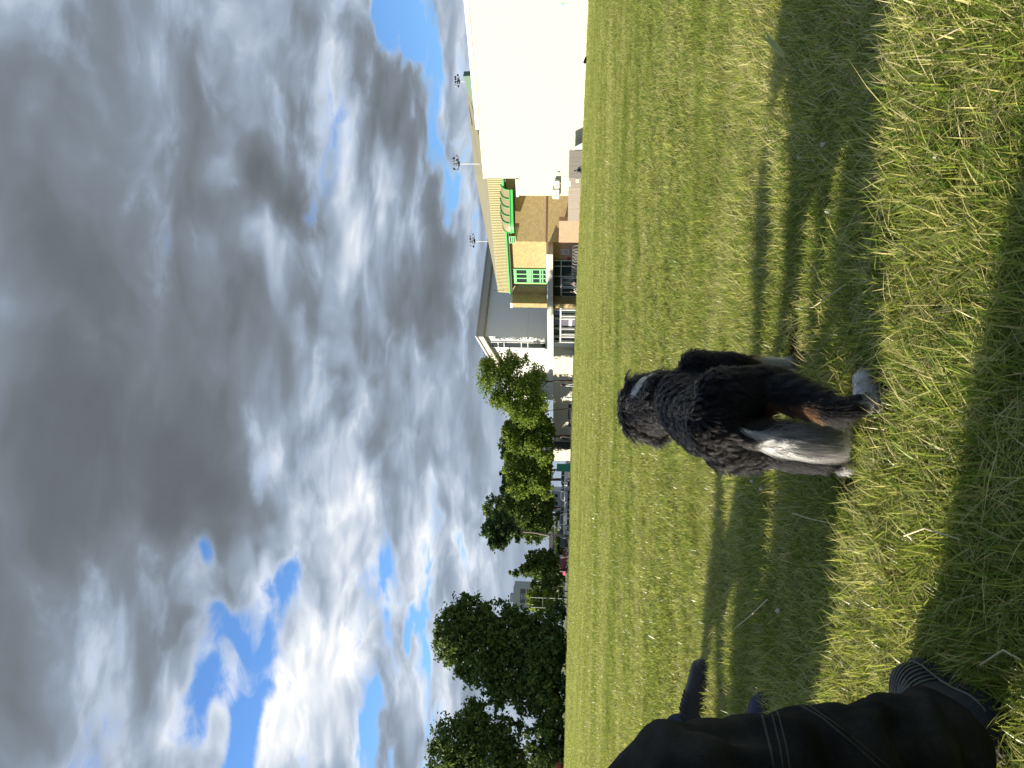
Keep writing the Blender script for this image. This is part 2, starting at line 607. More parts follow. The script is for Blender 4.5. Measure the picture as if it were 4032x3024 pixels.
def scatter(y0, y1, dens0, dens1, half, fam, sc0, sc1):
    """points in a wedge in front of the camera, dens per square metre falling from dens0 to dens1"""
    pts = []
    n_b = 14
    for i in range(n_b):
        a = y0 * (y1 / y0) ** (i / n_b)
        bq = y0 * (y1 / y0) ** ((i + 1) / n_b)
        d = dens0 + (dens1 - dens0) * (i + .5) / n_b
        hw = half(bq)
        n = int((bq - a) * 2 * hw * d)
        p = np.stack([rng.uniform(-hw, hw, n), rng.uniform(a, bq, n)], 1)
        pts.append(p)
    p = np.concatenate(pts)
    idx = fam * NV + rng.integers(0, NV, len(p))
    return p, idx, rng.uniform(sc0, sc1, len(p))
parts_ = [scatter(.45, 4.2, 2600, 1400, lambda y: .75 * y + .7, 0, .7, 1.35),
          scatter(4.0, 13, 480, 230, lambda y: .68 * y + .5, 1, .75, 1.3),
          scatter(12.5, 42, 60, 22, lambda y: .66 * y, 2, .75, 1.35),
          scatter(40, 150, 4.2, 1.6, lambda y: .66 * y, 3, .7, 1.3)]
xy = np.concatenate([q[0] for q in parts_])
idx = np.concatenate([q[1] for q in parts_])
scl = np.concatenate([q[2] for q in parts_])
# taller, tangled clumps close to the camera, shorter worn patches
cl = np.sin(xy[:, 0] * 5.1 + 1.3 * np.sin(xy[:, 1] * 3.7)) * np.sin(xy[:, 1] * 4.3 + 1.7 * np.sin(xy[:, 0] * 2.9))
scl = scl * (1 + .28 * np.clip(cl, -.6, 1)) * np.where(xy[:, 1] < 3.0, 1.18, 1.0)
# nothing grows inside the buildings or on the car park; the dog's paws and the shoes press it flat
gpos = np.array([[(x - A0.x) * _dd.x + (y - A0.y) * _dd.y, (x - A0.x) * _nn.x + (y - A0.y) * _nn.y] for x, y in xy])
keep = ~((gpos[:, 1] < 1.0) & (gpos[:, 0] < 60)) & ~((xy[:, 1] > 118) & (xy[:, 0] > -75))
for (fx, fy, fr_) in ((-.02, 1.63, .095), (-.175, 1.77, .08), (.066, 2.20, .12), (-.10, 2.34, .07)):
    near = (xy[:, 0] - fx) ** 2 + (xy[:, 1] - fy) ** 2 < fr_ ** 2
    scl = np.where(near, scl * .42, scl)
dsh = np.abs(xy[:, 0] + .505) < .045
keep &= ~(dsh & (xy[:, 1] > 1.22) & (xy[:, 1] < 1.42))
xy, idx, scl = xy[keep], idx[keep], scl[keep]
npt = len(xy)
zz = np.array([gz(x, y) for x, y in xy])
pm = bpy.data.meshes.new('grass')
pm.vertices.add(npt)
pm.vertices.foreach_set('co', np.column_stack([xy, zz]).astype(np.float32).ravel())
a = pm.attributes.new('tuft', 'INT', 'POINT'); a.data.foreach_set('value', idx.astype(np.int32))
a = pm.attributes.new('size', 'FLOAT', 'POINT'); a.data.foreach_set('value', scl.astype(np.float32))
rot = np.column_stack([rng.normal(0, .10, npt), rng.normal(0, .10, npt), rng.uniform(0, 2 * pi, npt)]).astype(np.float32)
a = pm.attributes.new('turn', 'FLOAT_VECTOR', 'POINT'); a.data.foreach_set('vector', rot.ravel())
grass = bpy.data.objects.new('grass', pm)
C.objects.link(grass)
tag(grass, 'sunlit uneven lawn grass with straw coloured blades covering the field', 'grass', kind='stuff')
ng = bpy.data.node_groups.new('grass_scatter', 'GeometryNodeTree')
ng.interface.new_socket('Geometry', in_out='INPUT', socket_type='NodeSocketGeometry')
ng.interface.new_socket('Geometry', in_out='OUTPUT', socket_type='NodeSocketGeometry')
N = ng.nodes
gi, go = N.new('NodeGroupInput'), N.new('NodeGroupOutput')
mp = N.new('GeometryNodeMeshToPoints')
ci = N.new('GeometryNodeCollectionInfo')
ci.inputs[0].default_value = tcol
ci.inputs['Separate Children'].default_value = True
ci.inputs['Reset Children'].default_value = True
iop = N.new('GeometryNodeInstanceOnPoints')
iop.inputs['Pick Instance'].default_value = True
def named(nm, dt):
    q = N.new('GeometryNodeInputNamedAttribute')
    q.data_type = dt
    q.inputs['Name'].default_value = nm
    return q.outputs['Attribute']
e2r = N.new('FunctionNodeEulerToRotation')
L = ng.links
L.new(gi.outputs[0], mp.inputs[0])
L.new(mp.outputs[0], iop.inputs['Points'])
L.new(ci.outputs[0], iop.inputs['Instance'])
L.new(named('tuft', 'INT'), iop.inputs['Instance Index'])
L.new(named('turn', 'FLOAT_VECTOR'), e2r.inputs[0])
L.new(e2r.outputs[0], iop.inputs['Rotation'])
L.new(named('size', 'FLOAT'), iop.inputs['Scale'])
L.new(iop.outputs[0], go.inputs[0])
gmod = grass.modifiers.new('grass_scatter', 'NODES')
gmod.node_group = ng

# ------------------------------------------------------------------ the sports centre
white = mat('white_render', (.58, .55, .42), .75, .04, .6)
white2 = mat('white_panel', (.74, .75, .74), .6, .03, .5)
greyp = mat('grey_paint_and_shade', (.42, .44, .46), .6, .06, 1.5)
dkgrey = mat('dark_grey_metal', (.06, .065, .07), .5)
alu = mat('pale_metal', (.62, .62, .60), .45, .06, 3, metal=.3)
green = mat('green_paint', (.06, .50, .10), .45, .06, 3)
dkgreen = mat('dark_green_paint', (.02, .10, .045), .5)
yel_brick = brick_mat('yellow_brick', (.58, .41, .14), (.33, .215, .075), (.40, .33, .20))
red_brick = brick_mat('red_brick', (.50, .27, .14), (.40, .20, .10), (.45, .36, .28))
roof_tan = mat('tan_roof_sheet', (.34, .31, .20), .6, .06, .4)
roof_cor = mat('corrugated_roof', (.62, .56, .30), .55, .06, 2)
beige = mat('beige_fascia', (.46, .42, .36), .6, .05, 2)
darkin = mat('dark_interior', (.025, .028, .028), .8)
glass = mat('window_glass', (.03, .04, .04), .06, spec=.8)
vault = mat('tinted_plastic_glazing', (.34, .30, .16), .12, .12, .7, spec=.7)
soff = mat('dark_soffit', (.05, .045, .035), .7)

# big white hall on the right
sA, sB = S(0, 0) - 22, S(506, 0)
zA = PX(1873, 506, 0)[1]
zB = PX(1886, 506, 0)[1]
sC = S(704, 0)
base = -1.2
o = thing('sports_hall', 'big plain white rendered hall wall glaring in the sun on the right', 'building', (sA, 0, -.4), grid=True)
MB().box(sA, sB, -24, 0, base, zA - .42).build('wall', white, o)
MB().box(sA, sB + .04, -24, .10, zA - .42, zA).build('parapet', white2, o)
MB().box(sB + .002, sC, -10, -.02, base, zB - .12).build('wall', white, o)
MB().box(sB + .05, sC + .03, -10, .05, zB - .12, zB).build('parapet', white2, o)
# first-aid sign, green with a white mark
s0, z0 = PX(2206, 20, .0)
s1, z1 = PX(2224, 8, .0)
o = thing('wall_sign', 'small pale green sign with a white mark high on the white hall wall', 'sign', (s0, .0, z1), grid=True)
MB().box(s0 - .17, s0 + .17, .012, .04, z1 - .02, z0).build('panel', mat('pale_green_sign', (.25, .55, .42), .5), o)
q = mat('sign_white', (.8, .8, .78), .5)
zm = (z0 + z1) / 2 + .08
MB().tube([(s0 - .09, .052, zm + .10), (s0 + .02, .052, zm), (s0 + .09, .052, zm - .02)], .022, 6).build('mark', q, o)
MB().ball((s0 + .03, .05, zm + .01), (.05, .012, .05), 10, 6).build('mark', q, o)

# low white block beside it with air conditioners
pL = -.04
sD = S(771, pL)
zl = PX(2031, 730, pL)[1]
o = thing('low_white_block', 'low white flat-roofed block between the white hall and the brick hall', 'building', (sC, pL, -.3), grid=True)
MB().box(sC + .004, sD, -9, pL, base, zl - .3).build('wall', white, o)
MB().box(sC + .004, sD + .1, -9, pL + .12, zl - .3, zl).build('roof_edge', white2, o)
e = S(786, -.5)
zt = PX(2055, 778, 0)[1]
# corner strip of the white block, shade put into its grey, and its pipe
v0, v1 = (sD + .01, pL - .05), (sD + .55, -1.9)
MB().prism([(v0[0], v0[1], base), (v1[0], v1[1], base), (v1[0], v1[1], zt), (v0[0], v0[1], zl - .4)], (-.3, -.1, 0)).build('shade_grey_corner', greyp, o)
MB().tube([(sD + .62, -1.6, -.6), (sD + .62, -1.6, zt - .1), (sD + .45, -1.3, zt + .25)], .09, 8).build('downpipe', alu, o)
def ac_unit(x0, x1, y0, y1, lab):
    sa, za = PX(x0, y0, pL)
    sb, zb = PX(x1, y1, pL)
    w_ = abs(sb - sa)
    o = thing('air_conditioner', lab, 'air conditioner', ((sa + sb) / 2, pL, zb), 'air conditioners on the low white block', grid=True)
    MB().box(sa, sb, pL + .10, pL + .48, zb, za).build('casing', mat('ac_casing', (.70, .69, .60), .5, .05, 3), o, bevel=.02)
    cx, cz, r_ = sa + w_ * .58, (za + zb) / 2, min(w_, za - zb) * .36
    MB().tube([(cx, pL + .47, cz), (cx, pL + .50, cz)], r_, 20).build('fan_grille', mat('ac_grille', (.30, .30, .27), .6), o)
    for q_ in (sa + .05, sb - .12):
        MB().box(q_, q_ + .07, pL, pL + .11, zb + .05, za - .1).build('bracket', alu, o)
ac_unit(2184, 2203, 704, 731, 'upper right of two cream air conditioners on the low white block')
ac_unit(2176, 2202, 738, 773, 'lower left of two cream air conditioners, at the corner of the white block')
s0, z0 = PX(2205, 681, pL)
o = thing('wall_lamp', 'small square cream wall lamp right of the air conditioners', 'lamp', (s0, pL, z0), grid=True)
MB().box(s0 - .2, s0 + .2, pL + .005, pL + .12, z0, z0 + .3).build('housing', mat('ac_casing', (.7, .69, .6)), o, bevel=.02)
MB().box(s0 - .13, s0 + .13, pL + .121, pL + .15, z0 + .05, z0 + .24).build('lens', mat('lamp_lens', (.55, .52, .35), .3), o)

# brick hall
pF = -3.5
s1, s2 = S(953, pF), S(1159, pF)
ze = PX(2005, 1000, pF)[1]
o = thing('brick_hall', 'yellow brick hall with corrugated tan roof and bright green trim', 'building', (s1, pF, -.2), grid=True)
BR = o
MB().box(s1, s2, pF - 8, pF, base, ze).build('wall', yel_brick, o)
# right part, turned away from the sun
r1 = (S(953, -2.4), -2.4)
r0 = (S(776, -5.0), -5.0)
zr = PX(2030, 870, -4)[1]
MB().prism([(r0[0] - 3, r0[1] - 1.7, base), (r1[0], r1[1], base), (r1[0], r1[1], zr), (r0[0] - 3, r0[1] - 1.7, zr)], (-.5, -3.0, 0)).build('wall', yel_brick, o)
# dark brick band round the hall
zb0, zb1 = PX(2156, 1000, pF)[1], PX(2150, 1000, pF)[1]
course = mat('dark_brick_course', (.20, .11, .075), .85, .1, 3)
MB().box(s1 + .03, s2 - .03, pF - .1, pF + .035, zb0, zb1).build('brick_course', course, o)
MB().prism([(r0[0], r0[1] + .04, zb0), (r1[0] - .02, r1[1] + .04, zb0), (r1[0] - .02, r1[1] + .04, zb1), (r0[0], r0[1] + .04, zb1)], (0, -.1, 0)).build('brick_course', course, o)
# low orange brick wall in front
lo0, lo1 = S(870, -1.6), S(955, -1.6)
zlo = PX(2201, 900, -1.6)[1]
MB().box(lo0, lo1, -2.35, -1.6, base, zlo).build('low_wall', red_brick, o)
lo2 = S(1030, -3.2)
MB().box(s1 + .05, lo2, pF + .004, pF + .12, base, zlo + .1).build('low_wall', red_brick, o)
# roof: steep corrugated lower slope, shallow tan upper slope
pE, pBk = pF + .7, pF - 2.2
e0, e1 = PX(1976, 690, pE), PX(2005, 1152, pE)
k0, k1 = PX(1921, 690, pBk), PX(1963, 1150, pBk)
g0, gm_, g1 = PX(1833, 305, -16.0), PX(1870, 690, -13.0), PX(1960, 1132, -10.0)
m_ = MB()
nrib = 74
for i in range(nrib):
    u0, u1 = i / nrib, (i + .5) / nrib
    def L3(a_, b_, u):
        return Vector(a_).lerp(Vector(b_), u)
    ea, eb = (e0[0], pE, e0[1]), (e1[0], pE, e1[1])
    ka, kb = (k0[0], pBk, k0[1]), (k1[0], pBk, k1[1])
    a1, a2 = L3(ea, eb, u0), L3(ea, eb, u1)
    c1, c2 = L3(ka, kb, u0), L3(ka, kb, u1)
    off = Vector((0, .06, .10))
    m_.add([a1 + off, a2 + off, c2 + off, c1 + off, a1, a2, c2, c1], [(0, 1, 2, 3), (4, 0, 3, 7), (1, 5, 6, 2), (4, 5, 1, 0)])
m_.add([(e0[0], pE, e0[1]), (e1[0], pE, e1[1]), (k1[0], pBk, k1[1]), (k0[0], pBk, k0[1])], [(0, 1, 2, 3)])
m_.build('corrugated_slope', roof_cor, o)
m_ = MB()
m_.add([(k0[0], pBk - .01, k0[1] + .03), (k1[0], pBk - .01, k1[1] + .03), (g1[0], -10, g1[1]), (g0[0], -16, g0[1]),
        (k0[0], pBk - .2, base), (k1[0], pBk - .2, base), (g1[0], -12, base), (g0[0], -18, base), (gm_[0], -13, gm_[1])],
       [(0, 1, 8), (1, 2, 8), (0, 8, 3), (0, 4, 5, 1), (1, 5, 6, 2), (2, 6, 7, 3, 8), (3, 7, 4, 0)])
m_.build('upper_slope', roof_tan, o)
m_ = MB().tube([(e0[0], pE + .12, e0[1] - .1), (e1[0], pE + .12, e1[1] - .1)], .12, 8)
m_.build('gutter', green, o)
MB().box(e0[0], e1[0], pF, pE - .03, e1[1] - .45, e1[1] - .22).build('soffit', soff, o)
# dark gable end piece on the roof to the right
a_, b_, c_ = PX(1834, 300, -9), PX(1856, 296, -9), PX(1862, 420, -9)
MB().prism([(a_[0], -9, a_[1] + .3), (b_[0], -9, b_[1] - 2), (c_[0], -9, c_[1] - 1), (c_[0], -9, c_[1])], (0, -1, 0)).build('gable_end', dkgreen, o)

def window(parent, sa, sb, za, zb, p, cols, rows, fw, fmat, gmat, dep=.12):
    """window part with a frame, mullions and one pane per opening"""
    wd = MB().box(sa - fw, sa, p, p + dep, za - fw, zb + fw).box(sb, sb + fw, p, p + dep, za - fw, zb + fw).box(sa, sb, p, p + dep, zb, zb + fw).box(sa, sb, p, p + dep, za - fw, za).build('window', fmat, parent)
    xs_ = [sa + (sb - sa) * c for c in cols]
    zs_ = [za + (zb - za) * c for c in rows]
    for i in range(len(xs_) - 1):
        for j in range(len(zs_) - 1):
            MB().box(xs_[i] + fw * .5, xs_[i + 1] - fw * .5, p - .02, p + .03, zs_[j] + fw * .5, zs_[j + 1] - fw * .5).build('pane', gmat, wd)
    for q_ in xs_[1:-1]:
        MB().box(q_ - fw * .5, q_ + fw * .5, p + .001, p + dep - .01, za, zb).build('mullion', fmat, wd)
    for q_ in zs_[1:-1]:
        MB().box(sa, sb, p + .002, p + dep - .02, q_ - fw * .5, q_ + fw * .5).build('mullion', fmat, wd)
    return wd
wa, wz1 = PX(2014, 1060, pF)
wb, wz0 = PX(2150, 1111, pF)
wz0 = PX(2150, 1085, pF)[1]
window(BR, wa, wb, wz0, wz1, pF + .01, (0, .335, .665, 1), (0, .10, .17, .40, .455, .50, .545, .88, .92, .96, 1), .16, green, glass)
# small green louvre window under the vault
qa, qz1 = PX(2008, 928, -2.6)
qb, qz0 = PX(2028, 950, -2.6)
window(BR, qa, qb, qz0, qz1, -2.45, (0, 1), (0, .33, .66, 1), .10, green, glass)
dp = S(1125, pF)
MB().tube([(dp, pF + .1, base), (dp, pF + .1, ze)], .08, 8).build('downpipe', dkgreen, BR)
# shaded brick return at the left end
sR = s2
pr = PXL(2100, 1195, sR)[0]
zrt = PX(2013, 1160, pF)[1]
MB().box(sR, sR + .8, pF - .0, pr, base, zrt - .25).build('return_wall', yel_brick, BR)
MB().box(sR - .01, sR + .85, pF - .01, pr + .05, zrt - .25, zrt).build('coping', alu, BR)
fl = S(1160, pF)
MB().tube([(fl, pF - .5, ze), (fl, pF - .5, ze + 2.6)], .05, 6).build('mast', dkgrey, BR)

# green barrel-vault rooflight on the right part
va, vb = PX(2031, 745, -2.2), PX(2031, 924, -1.6)
vz0 = zr
vz1 = PX(2011, 850, -2)[1]
vz2 = PX(1970, 850, -2)[1]
o = thing('vaulted_rooflight', 'rounded brown-tinted vaulted canopy with bright green ribs under the roof', 'canopy', (va[0], -2, vz0), grid=True)
def vault_pt(s_, th, lift=0):
    """th 0 front spring .. pi/2 crown; the plan is rounded at the left end"""
    Lv = vb[0] - va[0]
    u = (s_ - va[0]) / Lv
    rr = 1.0
    if u > .62:
        q_ = (u - .62) / .38
        rr = sqrt(max(0.0, 1 - q_ * q_))
    dep = 2.5
    pb = -4.6 + 1.9 * u
    return (s_, pb + dep * rr * cos(th) ** .8 + lift * cos(th), vz1 + (vz2 - vz1) * (rr ** .5) * sin(th) ** .9 + lift * sin(th))
m_ = MB()
ns, nt = 26, 8
gr = [[vault_pt(va[0] + (vb[0] - va[0]) * (1 - (1 - i / ns) ** 1.6), pi / 2 * j / nt) for j in range(nt + 1)] for i in range(ns + 1)]
m_.add([q_ for row in gr for q_ in row], [(i * (nt + 1) + j, (i + 1) * (nt + 1) + j, (i + 1) * (nt + 1) + j + 1, i * (nt + 1) + j + 1) for i in range(ns) for j in range(nt)])
gz_ = m_.build('glazing', vault, o, smooth=True)
m_ = MB()
for i in range(ns):
    a1, a2 = gr[i][0], gr[i + 1][0]
    m_.add([(a1[0], a1[1], vz0 - .02), (a2[0], a2[1], vz0 - .02), (a2[0], a2[1], vz1), (a1[0], a1[1], vz1)], [(0, 1, 2, 3)])
m_.build('base_band', green, o)
for u in (0, .17, .33, .49, .63, .88):
    s_ = va[0] + (vb[0] - va[0]) * u
    MB().tube([vault_pt(s_, pi / 2 * j / 8, .05) for j in range(9)], .055, 6).build('rib', green, o)
MB().tube([(q_[0][0], q_[0][1] + .05, vz1) for q_ in gr], .07, 6).build('rail', green, o)

# timber fence in front of the white block
wood = mat('weathered_boards', (.27, .23, .19), .85, .35, 1.2, .4, 20, stretch=(6, 1, .3))
wood2 = mat('grey_boards', (.17, .155, .14), .85, .3, 1.2, .4, 20, stretch=(6, 1, .3))
def fence(nm, lab, a_, b_, za, mt, step=.14):
    """boards from (s,p) a_ to b_ standing on the ground, top za"""
    o = thing(nm, lab, 'fence', (a_[0], a_[1], -.35), grid=True)
    ln = sqrt((b_[0] - a_[0]) ** 2 + (b_[1] - a_[1]) ** 2)
    n = int(ln / step)
    m_ = MB()
    r_ = random.Random(int(ln * 100))
    for i in range(n):
        u0, u1 = (i + .04) / n, (i + .96) / n
        p0 = (a_[0] + (b_[0] - a_[0]) * u0, a_[1] + (b_[1] - a_[1]) * u0)
        p1 = (a_[0] + (b_[0] - a_[0]) * u1, a_[1] + (b_[1] - a_[1]) * u1)
        h = za + r_.uniform(-.02, .02)
        dpth = r_.uniform(0, .02)
        m_.prism([(p0[0], p0[1] + dpth, base), (p1[0], p1[1] + dpth, base), (p1[0], p1[1] + dpth, h), (p0[0], p0[1] + dpth, h)], (0, -.025, 0))
    bd = m_.build('boards', mt, o)
    bd['kind'] = 'stuff'
    m_ = MB()
    for zz_ in (.35, za - .25):
        m_.prism([(a_[0], a_[1] - .03, zz_), (b_[0], b_[1] - .03, zz_), (b_[0], b_[1] - .03, zz_ + .09), (a_[0], a_[1] - .03, zz_ + .09)], (0, -.05, 0))
    m_.build('rail', mt, o)
    return o
zf = PX(2240, 650, 1.4)[1]
fence('timber_fence', 'dark weathered timber fence right of the gate, below the white hall', (S(592, 1.4), 1.4), (S(700, 1.4), 1.4), zf, wood2)
fence('timber_gate', 'timber gate bearing notices between two lengths of board fence', (S(700.5, 1.42), 1.42), (S(738, 1.42), 1.42), zf - .05, wood)
zf2 = PX(2237, 800, .6)[1]
fence('timber_fence', 'paler brown timber fence left of the gate, beside the orange brick', (S(738.5, 1.4), 1.4), (S(870, .2), .2), zf2, wood)
# sloping grey end panel
sa = S(592, 1.4); sb = S(543, 1.4)
o = thing('sloped_panel', 'grey sloping panel closing the right end of the timber fence', 'panel', (sb, 1.4, -.4), grid=True)
MB().prism([(sb, 1.35, base), (sa - .02, 1.35, base), (sa - .02, 1.35, zf)], (0, -.06, 0)).build('panel', greyp, o)
# notices on the gate
sg0, zg1 = PX(2238, 713, 1.45)
sg1, zg0 = PX(2246, 733, 1.45)
o = thing('fence_notice', 'white notice with orange lines at the top of the timber gate', 'sign', (sg0, 1.45, zg0), grid=True)
MB().box(sg0, sg1, 1.46, 1.48, zg0, zg1 + .25).build('panel', mat('sign_white', (.8, .8, .78)), o)
org_ = mat('orange_print', (.75, .22, .05), .5)
for i, dz_ in enumerate((.05, .12)):
    MB().box(sg0 + .08, sg1 - .08, 1.482, 1.486, zg0 + dz_, zg0 + dz_ + .03).build('line', org_, o)
sg0, zg1 = PX(2268, 705, 1.45)
sg1, zg0 = PX(2279, 719, 1.45)
zg1, zg0 = max(zg1, zg0), min(zg1, zg0)
o = thing('fence_notice', 'orange and white striped notice lower on the timber gate', 'sign', (sg0, 1.45, zg0), grid=True)
MB().box(sg0, sg1, 1.46, 1.475, zg0, zg1).build('panel', mat('sign_white', (.8, .8, .78)), o)
for i in range(3):
    zq = zg0 + (zg1 - zg0) * (.1 + .3 * i)
    MB().box(sg0 + .03, sg1 - .03, 1.477, 1.481, zq, zq + .07).build('line', org_, o)

# entrance canopy and glazing
pC = -.9
c0, c1, c2 = S(1003, pC), S(1188, pC), S(1436, pC)
zc1 = PX(2154, 1188, pC)[1]
zc0 = PX(2178, 1188, pC)[1]
o = thing('entrance_canopy', 'long flat entrance canopy, beige to the right and white to the left', 'canopy', (c0, pC, zc0), grid=True)
MB().box(c0, c1, pF + .2, pC - .02, zc0 + .03, zc1 - .16).build('fascia', beige, o)
MB().box(c0 - .05, c1, pF + .2, pC + .05, zc1 - .16, zc1).build('roof_edge', alu, o)
MB().box(c1 + .003, c2, -6.5, pC, zc0 + .10, zc1).build('fascia', white, o)
MB().box(c1 + .004, c2, -6.4, pC - .08, zc0, zc0 + .10).build('edge_trim', alu, o)
pG = -3.2
o = thing('entrance_glazing', 'glazed entrance front with pale metal frames under the canopy', 'shopfront', (c0, pG, -.2), grid=True)
gl0, gl1 = S(1026, pG), S(1342, pG)
ztr = PX(2208, 1188, pG)[1]
MB().box(gl0, gl1 + 1, pG - 3, pG - 2.9, base, zc0 + 1).build('back_wall', darkin, o)
MB().box(gl0, gl1, pG - 2.9, pG - .1, -.30, -.24).build('floor', darkin, o)
MB().box(gl0, gl1, pG - 2.9, pG + 2.0, zc0 - .06, zc0 - .01).build('ceiling', soff, o)
ml = [1026, 1048, 1088, 1128, 1170, 1182, 1192, 1215, 1250, 1289, 1321, 1342]
for i in range(len(ml) - 1):
    a_, b_ = S(ml[i], pG), S(ml[i + 1], pG)
    MB().box(a_ + .05, b_ - .05, pG - .03, pG - .01, base, ztr - .05).build('pane', glass, o)
    MB().box(a_ + .05, b_ - .05, pG - .03, pG - .01, ztr + .05, zc0 - .1).build('pane', glass, o)
for i, y_ in enumerate(ml):
    a_ = S(y_, pG)
    out = .05 if y_ < 1170 else .35
    MB().box(a_ - .05, a_ + .05, pG - .06, pG + out, base, zc0 - .08).build('mullion', alu if y_ < 1170 else white2, o)
for y_ in (1202, 1240, 1312):
    a_ = S(y_, pG)
    MB().box(a_ - .05, a_ + .05, pG - .06, pG + .3, base, ztr).build('mullion', white2, o)
MB().box(S(1026, pG), S(1170, pG), pG - .05, pG + .04, ztr - .05, ztr + .05).build('transom', alu, o)
MB().box(S(1170, pG) + .06, gl1, pG - .05, pG + .28, ztr - .09, ztr + .09).build('transom', white2, o)
# white door frames with rounded heads
for (ya, yb) in ((1093, 1126), (1132, 1166)):
    a_, b_ = S(ya, pG), S(yb, pG)
    MB().tube([(a_, pG + .08, base), (a_, pG + .08, ztr - .3), (a_ + .2, pG + .08, ztr - .1), (b_ - .2, pG + .08, ztr - .1), (b_, pG + .08, ztr - .3), (b_, pG + .08, base)], .06, 6).build('door_frame', alu, o)
    MB().tube([((a_ + b_) / 2, pG + .08, base), ((a_ + b_) / 2, pG + .08, ztr - .12)], .04, 6).build('door_frame', alu, o)
# banner behind the glass
a_, b_ = S(1254, pG + .05), S(1286, pG + .05)
o = thing('banner', 'dark purple banner with a white strip behind the entrance glass', 'banner', (a_, pG, -.2), grid=True)
MB().box(a_, b_, pG + .002, pG + .02, base, ztr - .12).build('cloth', mat('purple_cloth', (.10, .09, .14), .8), o)
zq1, zq0 = PX(2240, 1270, pG)[1], PX(2252, 1270, pG)[1]
MB().box(a_ + .03, b_ - .03, pG + .021, pG + .03, zq0, zq1).build('white_strip', mat('sign_white', (.8, .8, .78)), o)
# notices on the shaded brick
def notice(x0, x1, y0, y1, p, nm, lab, cm, extra=None):
    a_, zt_ = PX(x0, y0, p)
    b_, zb_ = PX(x1, y1, p)
    zb_ = PX(x1, (y0 + y1) / 2, p)[1]
    o = thing(nm, lab, 'sign', (a_, p, zb_), grid=True)
    MB().box(a_, b_, p, p + .03, zb_, zt_).build('panel', cm, o)
    if extra:
        extra(o, a_, b_, zb_, zt_, p)
def red_mark(o, a_, b_, zb_, zt_, p):
    m_ = MB()
    cx, cz, r_ = (a_ + b_) / 2, zb_ + (zt_ - zb_) * .68, (b_ - a_) * .28
    m_.tube([(cx + r_ * cos(q_), p + .035, cz + r_ * sin(q_)) for q_ in np.linspace(.3, 2 * pi - .6, 14)], .04, 6)
    m_.build('red_ring', mat('red_print', (.45, .05, .05), .5), o)
    for i in range(3):
        zz_ = zb_ + (zt_ - zb_) * (.12 + .11 * i)
        MB().box(a_ + .08, b_ - .08 - .06 * (i % 2), p + .031, p + .036, zz_, zz_ + .05).build('text_line', mat('grey_print', (.12, .12, .13)), o)
notice(2208, 2240, 981, 1002, pF + .15, 'wall_notice', 'white notice with a red ring on shaded brick under the canopy', mat('notice_white', (.55, .55, .57), .5), red_mark)
notice(2233, 2247, 1012, 1024, pF + .15, 'wall_notice', 'small red notice on shaded brick left of the entrance glazing edge', mat('red_notice', (.42, .03, .03), .5))

# far hall: shaded front, sunny side with dappled shade
hc = at_depth(2240, 1331, 118)
hs, hp = SP(hc)
hz = PXL(1878, 1325, hs)[1]
o = thing('far_hall', 'tall pale grey far hall with overhanging roof edge behind the entrance', 'building', (hs, hp, -.1), grid=True)
grw = mat('pale_grey_panel', (.74, .74, .72), .6, .03, .4)
hw0 = PXL(1905, 1325, hs)[1]
pb2 = hp - 26
m_ = MB()
# front: plane s = hs, facing -s ; side: plane p = hp running +s, roof falls with s
sl_ = 16.0
drop = .34
def rz(s_):
    return hw0 - (s_ - hs) * drop
m_.add([(hs, hp, base), (hs, pb2, base), (hs, pb2, hw0), (hs, hp, hw0), (hs + sl_, hp, base), (hs + sl_, pb2, base), (hs + sl_, pb2, rz(hs + sl_)), (hs + sl_, hp, rz(hs + sl_))],
       [(0, 1, 2, 3), (4, 0, 3, 7), (5, 4, 7, 6), (1, 5, 6, 2)])
m_.build('wall', grw, o)
m_ = MB()
th = hz - hw0
m_.add([(hs - .7, hp + .7, hw0 + .0), (hs - .7, pb2, hw0), (hs + sl_, pb2, rz(hs + sl_)), (hs + sl_, hp + .7, rz(hs + sl_)),
        (hs - .7, hp + .7, hz), (hs - .7, pb2, hz), (hs + sl_, pb2, rz(hs + sl_) + th), (hs + sl_, hp + .7, rz(hs + sl_) + th)],
       [(3, 2, 1, 0), (4, 5, 6, 7), (0, 1, 5, 4), (3, 0, 4, 7), (2, 3, 7, 6), (1, 2, 6, 5)])
m_.build('roof', beige, o)
MB().tube([(hs - .75, hp + .75, hz), (hs - .75, pb2, hz)], .13, 8).build('gutter', alu, o)
MB().tube([(hs - .75, hp + .78, hz - .05), (hs + sl_, hp + .78, rz(hs + sl_) + th - .05)], .16, 8).build('verge', white2, o)
zpl = PXL(2078, 1300, hs)[1]
MB().box(hs - .03, hs - .005, pb2, hp - .02, zpl - .04, zpl + .04).build('panel_joint', alu, o)
# tall window strip on the sunny side
ta, tz1 = PX(1917, 1345, hp)
tb, tz0 = PX(2149, 1369, hp)
window(o, ta, tb, tz0, min(tz1, rz(tb) - .3), hp + .02, (0, 1), (0, .33, .45, .77, .88, 1), .09, white2, glass)
# annex on the sunny side
an0, an1 = hs + .2, S(1815, hp + .6)
az1 = PX(2178, 1450, hp + .6)[1]
o = thing('white_annex', 'low white annex with dark openings behind the thin tree trunks', 'building', (an0, hp + .6, 0), grid=True)
MB().box(an0 + 2.0, an1, hp - 5, hp + .6, base, az1).build('wall', white, o)
for (ya, yb, xa) in ((1592, 1650, 2238), (1658, 1708, 2238), (1712, 1735, 2205), (1738, 1768, 2180)):
    a_, z_ = PX(xa, ya, hp + .61)
    b_ = S(yb, hp + .61)
    MB().box(a_, b_, hp + .605, hp + .66, base, z_).build('window' if xa > 2200 else 'door', glass if xa > 2200 else darkin, o)

